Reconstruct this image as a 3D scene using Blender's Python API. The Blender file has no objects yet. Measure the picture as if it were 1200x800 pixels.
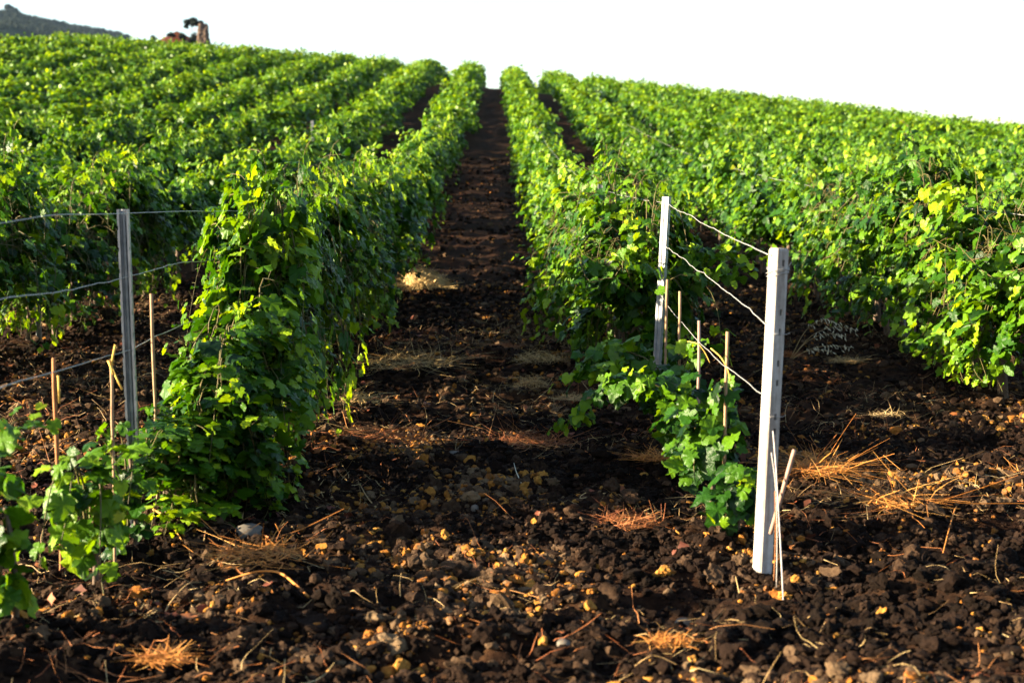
import bpy, math, random
import numpy as np
from mathutils import Vector, Matrix

random.seed(7)
RNG = np.random.default_rng(11)
C = bpy.context.scene.collection
sc = bpy.context.scene
R = math.radians

# ------------------------------------------------------------------ camera
CAM_H = 1.6
F = 50.0 / 36.0                     # focal length over picture width
PITCH = math.atan(184 / 1667)
YAW = math.atan(17 / 1667)
cam_d = bpy.data.cameras.new("camera")
cam = bpy.data.objects.new("camera", cam_d)
C.objects.link(cam)
cam.location = (0, 0, CAM_H)
cam.rotation_euler = (math.pi / 2 - PITCH, 0, -YAW)
cam_d.lens = 50
cam_d.sensor_width = 36
cam_d.clip_start = 0.05
cam_d.clip_end = 12000
cam_d.dof.use_dof = True
cam_d.dof.focus_distance = 8.6
cam_d.dof.aperture_fstop = 2.9
sc.camera = cam

# ------------------------------------------------------------------ noise and terrain
def _hash(ix, iy, s):
    h = (ix.astype(np.int64) * 374761393 + iy.astype(np.int64) * 668265263 + s * 1442695041) & 0xFFFFFFFF
    h = ((h ^ (h >> 13)) * 1274126177) & 0xFFFFFFFF
    h = (h ^ (h >> 16)) & 0xFFFFFFFF
    return h / 4294967295.0

def vnoise(x, y, s=0):
    ix = np.floor(x); iy = np.floor(y)
    fx = x - ix; fy = y - iy
    fx = fx * fx * (3 - 2 * fx); fy = fy * fy * (3 - 2 * fy)
    a = _hash(ix, iy, s); b = _hash(ix + 1, iy, s)
    c = _hash(ix, iy + 1, s); d = _hash(ix + 1, iy + 1, s)
    return (a * (1 - fx) + b * fx) * (1 - fy) + (c * (1 - fx) + d * fx) * fy

def worley(x, y, s=0):
    ix = np.floor(x); iy = np.floor(y)
    best = np.full(x.shape, 9.0)
    for dx in (-1, 0, 1):
        for dy in (-1, 0, 1):
            cx = ix + dx; cy = iy + dy
            px = cx + _hash(cx, cy, s); py = cy + _hash(cx, cy, s + 5)
            best = np.minimum(best, (x - px) ** 2 + (y - py) ** 2)
    return np.sqrt(best)

_pd = np.array([-3000, -60, 0, 10, 16, 22, 30, 41, 58, 75, 90, 100, 115, 150, 220, 400, 900, 3000, 9000])
_pz = np.array([-30, -1.2, 0, 0.0, .14, .42, .95, 1.95, 3.85, 5.95, 7.5, 8.15, 8.5, 8.0, 6.0, 0, -12, -20, -30])
_dd = np.arange(-60, 300, 0.5)
_tab = np.interp(_dd, _pd, _pz)
_k = np.exp(-0.5 * (np.arange(-12, 13) / 5.0) ** 2); _k /= _k.sum()
_tab[12:-12] = np.convolve(_tab, _k, 'valid')

def base_z(x, y):
    x = np.asarray(x, float); y = np.asarray(y, float)
    z = np.where((y > -50) & (y < 290), np.interp(y, _dd, _tab), np.interp(y, _pd, _pz))
    s = np.clip((y - 14) / 76, 0, 1); s = s * s * (3 - 2 * s)
    xl = np.minimum(x, 0); xr = np.maximum(x, 0)
    tilt = 0.072 * np.minimum(-xl, 27) - .20 * np.clip(-xl - 26, 0, 22) - 0.108 * np.minimum(xr, 60) - .05 * np.clip(xr - 22, 0, 40) - .01 * np.exp(-(x / 3) ** 2) * x
    fall = np.clip((500 - y) / 250, 0, 1)
    z = z + tilt * s * fall
    z = z + 13.8 * np.exp(-(((x + 54) / 10) ** 2 + ((y - 142) / 12) ** 2))      # bare red bank on the crest
    z = z + 12.2 * np.exp(-(((x + 57.5) / 13) ** 2 + ((y - 262) / 20) ** 2)) * 1.0  # knoll with the ruin
    z = z + (vnoise(x * .42, y * .42, 15) - .5) * 4.2 * np.exp(-(((x + 57.5) / 13) ** 2 + ((y - 262) / 20) ** 2))
    z = z + 14.0 * np.exp(-(((x + 62) / 40) ** 2 + ((y - 262) / 55) ** 2))
    return z

LEVEL = []
def fine_z(x, y):
    z = _fine(x, y)
    for (lx, ly, c) in LEVEL: z = z - c * np.exp(-((x - lx) ** 2 + (y - ly) ** 2) / .30)
    return z

def _fine(x, y):
    x = np.asarray(x, float); y = np.asarray(y, float)
    r = np.hypot(x, y)
    f = np.clip((34 - r) / 20, 0, 1)
    z = (vnoise(x * 1.1, y * 1.1, 3) - .5) * .10
    z += (vnoise(x * 3.1, y * 3.1, 4) - .5) * .10
    z += (vnoise(x * 8, y * 8, 5) - .5) * .075 * f
    z += (.45 - np.clip(worley(x * 11, y * 11, 8), 0, .9)) * .035 * f
    z += (.45 - np.clip(worley(x * 24 + vnoise(x * 9, y * 9) * 2, y * 24, 9), 0, .9)) * .016 * f
    # worked strip: soil drawn up slightly along each row
    u = ((x + 1.63 + 1.35) % 2.7) - 1.35
    z += .05 * np.exp(-(u / .35) ** 2) * np.clip((130 - y) / 20, 0, 1)
    return z * np.clip((170 - r) / 60, 0, 1)

def height(x, y):
    return base_z(x, y) + fine_z(x, y)

def H(x, y):
    return float(base_z(np.array([x]), np.array([y]))[0] + fine_z(np.array([x]), np.array([y]))[0])

_cp, _sp, _cy, _sy = math.cos(PITCH), math.sin(PITCH), math.cos(YAW), math.sin(YAW)
def ray(px, py):
    a = (px - 600) / 1667; b = (400 - py) / 1667
    # camera axes in the world
    f = (_sy * _cp, _cy * _cp, -_sp); r = (_cy, -_sy, 0); u = (_sy * _sp, _cy * _sp, _cp)
    return Vector([f[i] + a * r[i] + b * u[i] for i in range(3)])

def on_ground(px, py):
    d = ray(px, py); t = 3.0
    while t < 300:
        p = Vector((0, 0, CAM_H)) + d * t
        if p.z <= float(base_z(np.array([p.x]), np.array([p.y]))[0]): break
        t += .02 if t < 30 else .2
    return p.x, p.y

def at_depth(px, py, y):
    d = ray(px, py)
    return Vector((0, 0, CAM_H)) + d * (y / d.y)

for _px, _d in ((893, 5.77), (767, 9.86), (160, 6.44), (851, 6.65), (820, 7.56), (110, 5.7)):
    _q = at_depth(_px, 500, _d); LEVEL.append((_q.x, _d, float(_fine(np.array([_q.x]), np.array([_d]))[0]) + .005))

# ------------------------------------------------------------------ materials
def mat(name):
    m = bpy.data.materials.new(name); m.use_nodes = True
    nt = m.node_tree; b = nt.nodes['Principled BSDF']
    return m, nt, b

def N(nt, t, **kw):
    n = nt.nodes.new(t)
    for k, v in kw.items(): setattr(n, k, v)
    return n

def ramp(nt, fac, stops):
    r = N(nt, 'ShaderNodeValToRGB')
    e = r.color_ramp.elements
    while len(e) > 1: e.remove(e[-1])
    e[0].position = stops[0][0]; e[0].color = (*stops[0][1], 1)
    for p, c in stops[1:]:
        q = e.new(p); q.color = (*c, 1)
    nt.links.new(fac, r.inputs['Fac'])
    return r.outputs['Color']

def noise(nt, scale, detail=4, rough=.6, vec=None):
    n = N(nt, 'ShaderNodeTexNoise'); n.inputs['Scale'].default_value = scale
    n.inputs['Detail'].default_value = detail; n.inputs['Roughness'].default_value = rough
    if vec is None:
        g = N(nt, 'ShaderNodeTexCoord'); vec = g.outputs['Object']
    nt.links.new(vec, n.inputs['Vector'])
    return n.outputs['Fac']

def leaf_material(name, stops, back, transl=.42, rough=.42):
    m, nt, b = mat(name)
    a = N(nt, 'ShaderNodeAttribute', attribute_name='rnd')
    oi = N(nt, 'ShaderNodeObjectInfo')
    mx = N(nt, 'ShaderNodeMath', operation='MULTIPLY_ADD')
    nt.links.new(oi.outputs['Random'], mx.inputs[0]); mx.inputs[1].default_value = .14
    nt.links.new(a.outputs['Fac'], mx.inputs[2])
    sb = N(nt, 'ShaderNodeMath', operation='SUBTRACT'); nt.links.new(mx.outputs[0], sb.inputs[0]); sb.inputs[1].default_value = .07
    col = ramp(nt, sb.outputs[0], stops)
    geo = N(nt, 'ShaderNodeNewGeometry')
    und = N(nt, 'ShaderNodeMix', data_type='RGBA'); nt.links.new(geo.outputs['Backfacing'], und.inputs[0])
    nt.links.new(col, und.inputs[6])
    pale = N(nt, 'ShaderNodeMix', data_type='RGBA'); pale.inputs[0].default_value = .14
    nt.links.new(col, pale.inputs[6]); pale.inputs[7].default_value = (.08, .12, .045, 1)
    nt.links.new(pale.outputs[2], und.inputs[7])
    # veins and blotches
    nz = noise(nt, 60, 2)
    mul = N(nt, 'ShaderNodeMix', data_type='RGBA', blend_type='MULTIPLY'); mul.inputs[0].default_value = .5
    nt.links.new(und.outputs[2], mul.inputs[6]); nt.links.new(ramp(nt, nz, [(.3, (.6, .6, .6)), (.7, (1.3, 1.3, 1.3))]), mul.inputs[7])
    nt.links.new(mul.outputs[2], b.inputs['Base Color'])
    b.inputs['Roughness'].default_value = rough
    b.inputs['Specular IOR Level'].default_value = .18
    bp = N(nt, 'ShaderNodeBump'); bp.inputs['Strength'].default_value = .7; bp.inputs['Distance'].default_value = .008
    nt.links.new(noise(nt, 45, 3), bp.inputs['Height']); nt.links.new(bp.outputs[0], b.inputs['Normal'])
    tr = N(nt, 'ShaderNodeBsdfTranslucent')
    tc = N(nt, 'ShaderNodeMix', data_type='RGBA', blend_type='MULTIPLY'); tc.inputs[0].default_value = 1
    nt.links.new(col, tc.inputs[6]); tc.inputs[7].default_value = (*back, 1)
    nt.links.new(tc.outputs[2], tr.inputs['Color'])
    ms = N(nt, 'ShaderNodeMixShader'); ms.inputs[0].default_value = transl
    nt.links.new(b.outputs[0], ms.inputs[1]); nt.links.new(tr.outputs[0], ms.inputs[2])
    out = nt.nodes['Material Output']; nt.links.new(ms.outputs[0], out.inputs['Surface'])
    return m

VINE = [(0.0, (.003, .013, .003)), (.25, (.007, .029, .003)), (.44, (.016, .062, .002)), (.64, (.068, .150, .003)), (.88, (.21, .31, .007)), (.96, (.24, .17, .02)), (.99, (.28, .05, .012))]
M_LEAF = leaf_material('vine_leaf', VINE, (3.0, 2.5, .4), .24)
M_TREE = leaf_material('tree_foliage', [(0, (.002, .006, .004)), (.6, (.004, .010, .006)), (1, (.007, .014, .007))], (1.3, 1.3, .8), .1, .9)
M_OLIVE = leaf_material('olive_foliage', [(0, (.02, .027, .02)), (1, (.04, .045, .035))], (1.2, 1.2, 1), .15)

def simple(name, stops, scale, rough=.9, bump=.4, dist=.01, metal=0, detail=6, attr=None, spec=.3):
    m, nt, b = mat(name)
    fac = noise(nt, scale, detail)
    if attr:
        a = N(nt, 'ShaderNodeAttribute', attribute_name=attr)
        mm = N(nt, 'ShaderNodeMath', operation='MULTIPLY_ADD')
        nt.links.new(fac, mm.inputs[0]); mm.inputs[1].default_value = .35; nt.links.new(a.outputs['Fac'], mm.inputs[2])
        s2 = N(nt, 'ShaderNodeMath', operation='SUBTRACT'); nt.links.new(mm.outputs[0], s2.inputs[0]); s2.inputs[1].default_value = .175
        col = ramp(nt, s2.outputs[0], stops)
    else:
        col = ramp(nt, fac, stops)
    nt.links.new(col, b.inputs['Base Color'])
    b.inputs['Roughness'].default_value = rough; b.inputs['Metallic'].default_value = metal
    b.inputs['Specular IOR Level'].default_value = spec
    bp = N(nt, 'ShaderNodeBump'); bp.inputs['Strength'].default_value = bump; bp.inputs['Distance'].default_value = dist
    nt.links.new(noise(nt, scale * 2.3, detail), bp.inputs['Height']); nt.links.new(bp.outputs[0], b.inputs['Normal'])
    return m

M_BARK = simple('vine_bark', [(.3, (.05, .035, .025)), (.7, (.15, .10, .07))], 30)
M_CANE = simple('green_cane', [(.3, (.05, .06, .014)), (.7, (.11, .07, .022))], 20, .6)
M_STAKE = simple('stake_wood', [(.3, (.20, .11, .055)), (.7, (.32, .21, .12))], 25, .8, .3, .003)
M_RUSTSTAKE = simple('rusty_stake', [(.3, (.20, .065, .02)), (.7, (.30, .13, .045))], 25, .8, .3, .003)
M_TWINE = simple('orange_twine', [(.3, (.55, .30, .05)), (.7, (.7, .45, .1))], 25, .8)
M_CORD = simple('pale_cord', [(.3, (.28, .24, .22)), (.7, (.40, .36, .34))], 30, .7)
M_PVC = simple('grey_pink_stick', [(.3, (.20, .12, .09)), (.7, (.31, .20, .16))], 12, .7, .2, .002)
M_WIRE = simple('galvanised_wire', [(.3, (.22, .215, .21)), (.7, (.40, .39, .37))], 40, .4, .1, .001, .25)
M_STEEL = simple('galvanised_steel', [(.3, (.17, .175, .185)), (.7, (.33, .335, .35))], 14, .45, .15, .002, .5)
M_STRAW = simple('straw', [(.0, (.17, .09, .035)), (.45, (.34, .22, .09)), (1, (.52, .39, .19))], 9, .7, .0, .001, attr='rnd')
M_DRYRED = simple('dry_weed', [(.0, (.16, .04, .014)), (.5, (.28, .09, .025)), (1, (.36, .17, .055))], 9, .7, .0, .001, attr='rnd')
M_OAT2 = simple('pale_straw', [(.0, (.28, .16, .05)), (.45, (.46, .30, .11)), (1, (.60, .43, .19))], 9, .7, .0, .001, attr='rnd')
M_GOLD = simple('golden_dry_grass', [(.0, (.26, .08, .015)), (.5, (.40, .15, .025)), (1, (.50, .27, .07))], 9, .7, .0, .001, attr='rnd')
M_OAT = simple('oat_husk', [(.3, (.55, .50, .36)), (.7, (.72, .68, .52))], 30, .6, .0)
M_LITTER = simple('fallen_leaf', [(.0, (.05, .013, .006)), (.5, (.15, .035, .012)), (1, (.26, .09, .025))], 14, .7, .2, .002, attr='rnd')
M_CLOD = simple('soil_clod', [(.0, (.005, .003, .002)), (.35, (.011, .006, .004)), (.48, (.038, .022, .013)), (.62, (.080, .050, .028)), (.76, (.135, .090, .050)), (.84, (.17, .060, .013)), (.93, (.26, .11, .020)), (1, (.30, .15, .034))], 55, .95, .8, .006, attr='rnd', spec=.06)
M_STONE = simple('field_stone', [(.3, (.07, .06, .048)), (.7, (.13, .11, .09))], 14, .8, .4, .006)
M_RUIN = simple('ruin_stone', [(.3, (.045, .026, .018)), (.5, (.085, .054, .038)), (.7, (.13, .09, .065))], 1.8, .95, .8, .12)

def concrete():
    m, nt, b = mat('white_concrete')
    n1 = noise(nt, 18, 6, .7)
    co = N(nt, 'ShaderNodeTexCoord'); mp = N(nt, 'ShaderNodeMapping'); mp.inputs['Scale'].default_value = (22, 22, 2.2)
    nt.links.new(co.outputs['Object'], mp.inputs['Vector'])
    n2 = noise(nt, 1.0, 5, .65, mp.outputs[0])
    c1 = ramp(nt, n1, [(.25, (.30, .28, .26)), (.6, (.46, .44, .42))])
    c2 = ramp(nt, n2, [(.40, (.34, .25, .19)), (.62, (1, 1, 1))])
    x = N(nt, 'ShaderNodeMix', data_type='RGBA', blend_type='MULTIPLY'); x.inputs[0].default_value = .7
    nt.links.new(c1, x.inputs[6]); nt.links.new(c2, x.inputs[7]); nt.links.new(x.outputs[2], b.inputs['Base Color'])
    b.inputs['Roughness'].default_value = .85
    bp = N(nt, 'ShaderNodeBump'); bp.inputs['Strength'].default_value = .5; bp.inputs['Distance'].default_value = .004
    nt.links.new(noise(nt, 70, 6, .7), bp.inputs['Height']); nt.links.new(bp.outputs[0], b.inputs['Normal'])
    return m
M_CONC = concrete()

def soil():
    m, nt, b = mat('ground_soil')
    big = noise(nt, .5, 5, .6); mid = noise(nt, 9, 8, .7); fine = noise(nt, 42, 6, .75)
    base = ramp(nt, mid, [(.30, (.005, .003, .002)), (.46, (.014, .008, .005)), (.60, (.048, .024, .012)), (.72, (.095, .048, .02))])
    red = ramp(nt, fine, [(.35, (.007, .003, .002)), (.6, (.026, .010, .005)), (.75, (.07, .028, .010))])
    x = N(nt, 'ShaderNodeMix', data_type='RGBA'); nt.links.new(ramp(nt, big, [(.42, (.1,) * 3), (.62, (.65,) * 3)]), x.inputs[0])
    nt.links.new(base, x.inputs[6]); nt.links.new(red, x.inputs[7])
    a = N(nt, 'ShaderNodeAttribute', attribute_name='zone')      # where the bare red earth and the grassland lie
    sep = N(nt, 'ShaderNodeSeparateColor'); nt.links.new(a.outputs['Color'], sep.inputs[0])
    y = N(nt, 'ShaderNodeMix', data_type='RGBA'); nt.links.new(sep.outputs[0], y.inputs[0]); nt.links.new(x.outputs[2], y.inputs[6])
    nt.links.new(ramp(nt, noise(nt, .8, 6, .7), [(.35, (.03, .008, .005)), (.52, (.075, .020, .010)), (.68, (.12, .05, .025))]), y.inputs[7])
    w = N(nt, 'ShaderNodeMix', data_type='RGBA'); nt.links.new(sep.outputs[1], w.inputs[0]); nt.links.new(y.outputs[2], w.inputs[6])
    nt.links.new(ramp(nt, noise(nt, .05, 6, .7), [(.35, (.008, .020, .004)), (.65, (.018, .034, .007))]), w.inputs[7])
    nt.links.new(w.outputs[2], b.inputs['Base Color'])
    b.inputs['Roughness'].default_value = .95; b.inputs['Specular IOR Level'].default_value = .05
    bp = N(nt, 'ShaderNodeBump'); bp.inputs['Strength'].default_value = 1; bp.inputs['Distance'].default_value = .02
    nt.links.new(noise(nt, 30, 8, .75), bp.inputs['Height']); nt.links.new(bp.outputs[0], b.inputs['Normal'])
    return m
M_SOIL = soil()

def hill_mat():
    m, nt, b = mat('hill_cover')
    co = N(nt, 'ShaderNodeTexCoord'); sp = N(nt, 'ShaderNodeSeparateXYZ'); nt.links.new(co.outputs['Object'], sp.inputs[0])
    f = ramp(nt, noise(nt, .02, 8, .75), [(.35, (.002, .006, .005)), (.5, (.004, .009, .007)), (.65, (.008, .012, .009))])
    g = ramp(nt, noise(nt, .03, 6, .7), [(.35, (.010, .022, .006)), (.65, (.02, .032, .009))])
    mr = N(nt, 'ShaderNodeMapRange'); nt.links.new(sp.outputs['Y'], mr.inputs[0])
    mr.inputs[1].default_value = 820; mr.inputs[2].default_value = 900
    x = N(nt, 'ShaderNodeMix', data_type='RGBA'); nt.links.new(mr.outputs[0], x.inputs[0]); nt.links.new(g, x.inputs[6]); nt.links.new(f, x.inputs[7])
    nt.links.new(x.outputs[2], b.inputs['Base Color']); b.inputs['Roughness'].default_value = 1; b.inputs['Specular IOR Level'].default_value = 0
    return m
M_HILL = hill_mat()

# ------------------------------------------------------------------ mesh helpers
def mesh_np(name, verts, faces, m, attrs=None, smooth=True, mats=None, mi=None):
    """faces: (n,3) or (n,4) array, or a list of such arrays"""
    if not isinstance(faces, list): faces = [faces]
    faces = [np.asarray(f, np.int32) for f in faces if len(f)]
    me = bpy.data.meshes.new(name)
    verts = np.asarray(verts, np.float32)
    nl = sum(f.size for f in faces); nf = sum(len(f) for f in faces)
    me.vertices.add(len(verts)); me.vertices.foreach_set('co', verts.ravel())
    me.loops.add(nl); me.loops.foreach_set('vertex_index', np.concatenate([f.ravel() for f in faces]))
    me.polygons.add(nf)
    tot = np.concatenate([np.full(len(f), f.shape[1], np.int32) for f in faces])
    st = np.concatenate([[0], np.cumsum(tot)[:-1]]).astype(np.int32)
    me.polygons.foreach_set('loop_start', st); me.polygons.foreach_set('loop_total', tot)
    me.polygons.foreach_set('use_smooth', np.full(nf, smooth, bool))
    for q in (mats or [m]): me.materials.append(q)
    if mi is not None: me.polygons.foreach_set('material_index', mi)
    for k, v in (attrs or {}).items():
        v = np.asarray(v, np.float32)
        if v.ndim == 1:
            a = me.attributes.new(k, 'FLOAT', 'POINT'); a.data.foreach_set('value', v)
        else:
            a = me.attributes.new(k, 'FLOAT_COLOR', 'POINT'); a.data.foreach_set('color', v.ravel())
    me.update(calc_edges=True); me.validate()
    return me

def link(name, me, parent=None, loc=None):
    o = bpy.data.objects.new(name, me); C.objects.link(o)
    if parent is not None: o.parent = parent
    if loc is not None: o.location = loc
    return o

def tag(o, label=None, cat=None, group=None, kind=None):
    if label: o['label'] = label
    if cat: o['category'] = cat
    if group: o['group'] = group
    if kind: o['kind'] = kind
    return o

def thing(name, label, cat, loc=(0, 0, 0), rz=0, group=None):
    o = bpy.data.objects.new(name, None); C.objects.link(o)
    o.empty_display_size = .1
    o.location = loc; o.rotation_euler = (0, 0, rz)
    return tag(o, label, cat, group)

class Geo:
    """collects tubes and plates into one mesh"""
    def __init__(s): s.v = []; s.q = []; s.t = []; s.r = []; s.n = 0
    def add(s, v, q=None, t=None, rnd=.5):
        v = np.asarray(v, float)
        s.v.append(v); s.r.append(np.full(len(v), rnd))
        if q is not None and len(q): s.q.append(np.asarray(q) + s.n)
        if t is not None and len(t): s.t.append(np.asarray(t) + s.n)
        s.n += len(v)
    def tube(s, pts, rad, k=5, rnd=.5, cap=True):
        pts = np.asarray(pts, float); n = len(pts)
        rad = np.broadcast_to(np.asarray(rad, float), (n,))
        tg = np.gradient(pts, axis=0); tg /= np.linalg.norm(tg, axis=1)[:, None] + 1e-9
        ref = np.where(np.abs(tg[:, 2:3]) > .8, np.array([[1., 0, 0]]), np.array([[0, 0, 1.]]))
        a = np.cross(tg, ref); a /= np.linalg.norm(a, axis=1)[:, None] + 1e-9
        for i in range(1, n):                       # keep the frame from flipping
            p = a[i - 1] - tg[i] * np.dot(a[i - 1], tg[i]); L = np.linalg.norm(p)
            if L > 1e-6: a[i] = p / L
        b = np.cross(tg, a)
        th = np.arange(k) * 2 * np.pi / k
        v = (pts[:, None] + rad[:, None, None] * (np.cos(th)[None, :, None] * a[:, None] + np.sin(th)[None, :, None] * b[:, None])).reshape(-1, 3)
        i = np.arange(n - 1)[:, None] * k; j = np.arange(k)[None]; jn = (j + 1) % k
        q = np.stack([i + j, i + jn, i + k + jn, i + k + j], -1).reshape(-1, 4)
        t = []
        if cap:
            t = [(0, x + 1, x) for x in range(1, k - 1)] + [((n - 1) * k, (n - 1) * k + x, (n - 1) * k + x + 1) for x in range(1, k - 1)]
        s.add(v, q, t, rnd)
    def box(s, c, e, rz=0, rnd=.5):
        v = np.array([(x, y, z) for x in (-1, 1) for y in (-1, 1) for z in (-1, 1)], float) * np.asarray(e) / 2
        ca, sa = math.cos(rz), math.sin(rz)
        v = np.stack([v[:, 0] * ca - v[:, 1] * sa, v[:, 0] * sa + v[:, 1] * ca, v[:, 2]], 1) + np.asarray(c)
        s.add(v, [(0, 1, 3, 2), (4, 6, 7, 5), (0, 4, 5, 1), (2, 3, 7, 6), (0, 2, 6, 4), (1, 5, 7, 3)], None, rnd)
    def mesh(s, name, m, smooth=True):
        fs = []
        if s.q: fs.append(np.concatenate(s.q))
        if s.t: fs.append(np.concatenate(s.t))
        return mesh_np(name, np.concatenate(s.v), fs, m, {'rnd': np.concatenate(s.r)}, smooth)

# ------------------------------------------------------------------ leaves
def leaf_template(lod):
    if lod == 0:
        h = [(0, .02), (.10, -.10), (.24, -.14), (.38, -.06), (.47, .08), (.43, .20), (.48, .33), (.50, .47), (.40, .56), (.31, .62), (.24, .78), (.12, .92), (0, 1.0)]
    elif lod == 1:
        h = [(0, 0), (.26, -.13), (.46, .08), (.42, .24), (.50, .46), (.25, .70), (0, 1.0)]
    else:
        h = [(0, -.05), (.5, .15), (.42, .6), (0, 1.0)]
    right = h; left = [(-x, y) for x, y in h[1:-1]][::-1]
    out = right + left
    c = (0, .34)
    pts = [c] + out
    v = []
    for x, y in pts:
        z = -.34 * abs(x) ** 1.2 - .22 * max(y - .3, 0) ** 1.5 + (.10 if (x, y) != c and abs(x) > .3 else 0)
        v.append((x, y, z))
    n = len(out)
    t = [(0, i + 1, (i + 1) % n + 1) for i in range(n)]
    return np.array(v), np.array(t)
LT = [leaf_template(i) for i in range(3)]

def unit(a): return a / (np.linalg.norm(a, axis=-1, keepdims=True) + 1e-9)

def leaves(pos, nor, tip, size, rnd, lod, curl=None):
    v, t = LT[lod]
    n = unit(nor); tp = unit(tip - n * np.sum(tip * n, 1, keepdims=True)); sd = np.cross(tp, n)
    if curl is None: curl = RNG.uniform(.2, 2.5, len(pos))
    loc = size[:, None, None] * (sd[:, None] * v[None, :, 0:1] + tp[:, None] * v[None, :, 1:2] + n[:, None] * v[None, :, 2:3] * curl[:, None, None])
    P = pos[:, None] + loc + (RNG.normal(0, .045, loc.shape) * size[:, None, None] if lod < 2 else 0)
    K = len(v); T = (np.arange(len(pos)) * K)[:, None, None] + t[None]
    return P.reshape(-1, 3), T.reshape(-1, 3), np.repeat(rnd, K)

SUN_AZ = R(8)     # how far behind the camera's left shoulder the sun stands
SUN_EL = R(18)
SUNV = np.array([-math.cos(SUN_AZ) * math.cos(SUN_EL), -math.sin(SUN_AZ) * math.cos(SUN_EL), math.sin(SUN_EL)])

def shoot_leaves(path, rng, step=.06, size=(.07, .125), out=None, young=0.0):
    """leaves along one shoot: alternate sides, blades hanging tip down and facing out"""
    path = np.asarray(path, float)
    seg = np.linalg.norm(np.diff(path, axis=0), axis=1); L = np.concatenate([[0], np.cumsum(seg)])
    s = np.arange(step * .5, L[-1], step); s = s + rng.uniform(-.2, .2, len(s)) * step
    s = np.clip(s, 0, L[-1])
    P = np.stack([np.interp(s, L, path[:, i]) for i in range(3)], 1)
    n = len(s)
    if n == 0: return None
    tg = unit(np.stack([np.interp(np.clip(s + .03, 0, L[-1]), L, path[:, i]) - np.interp(np.clip(s - .03, 0, L[-1]), L, path[:, i]) for i in range(3)], 1))
    side = np.where(np.arange(n) % 2 == 0, 1., -1.)[:, None]
    perp = unit(np.cross(tg, np.array([0, 0, 1.])) + rng.normal(0, .25, (n, 3)))
    pet = perp * side + rng.normal(0, .5, (n, 3)) + (out if out is not None else 0)
    pet = unit(pet + np.array([0, 0, .2]))
    frac = s / max(L[-1], 1e-6)
    sz = rng.uniform(*size, n) * np.clip(1.25 - .75 * frac ** 2.2, .35, 1)
    pos = P + pet * (sz * .7)[:, None]
    o = np.zeros(3) if out is None else out
    nor = unit(.62 * o + .38 * pet + np.array([0, 0, .58]) + .16 * SUNV * rng.uniform(0, 2, (n, 1)) + rng.normal(0, .42, (n, 3)))
    tip = pet * .7 + np.array([0, 0, -.95]) + o * .2 + rng.normal(0, .35, (n, 3))
    rnd = np.clip(rng.beta(4, 4, n) * .62 + .10 + .26 * frac ** 2.5 + rng.normal(0, .09) + young, 0, .85)
    odd = rng.random(n)
    rnd = np.where(odd > .9991, 1.1, rnd)
    return pos, nor, tip, sz, rnd, P

def spline(ctrl, n=10):
    c = np.asarray(ctrl, float)
    t = np.linspace(0, 1, len(c)); tt = np.linspace(0, 1, n)
    out = np.stack([np.interp(tt, t, c[:, i]) for i in range(3)], 1)
    for _ in range(2): out[1:-1] = (out[:-2] + 2 * out[1:-1] + out[2:]) / 4
    return out

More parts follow.
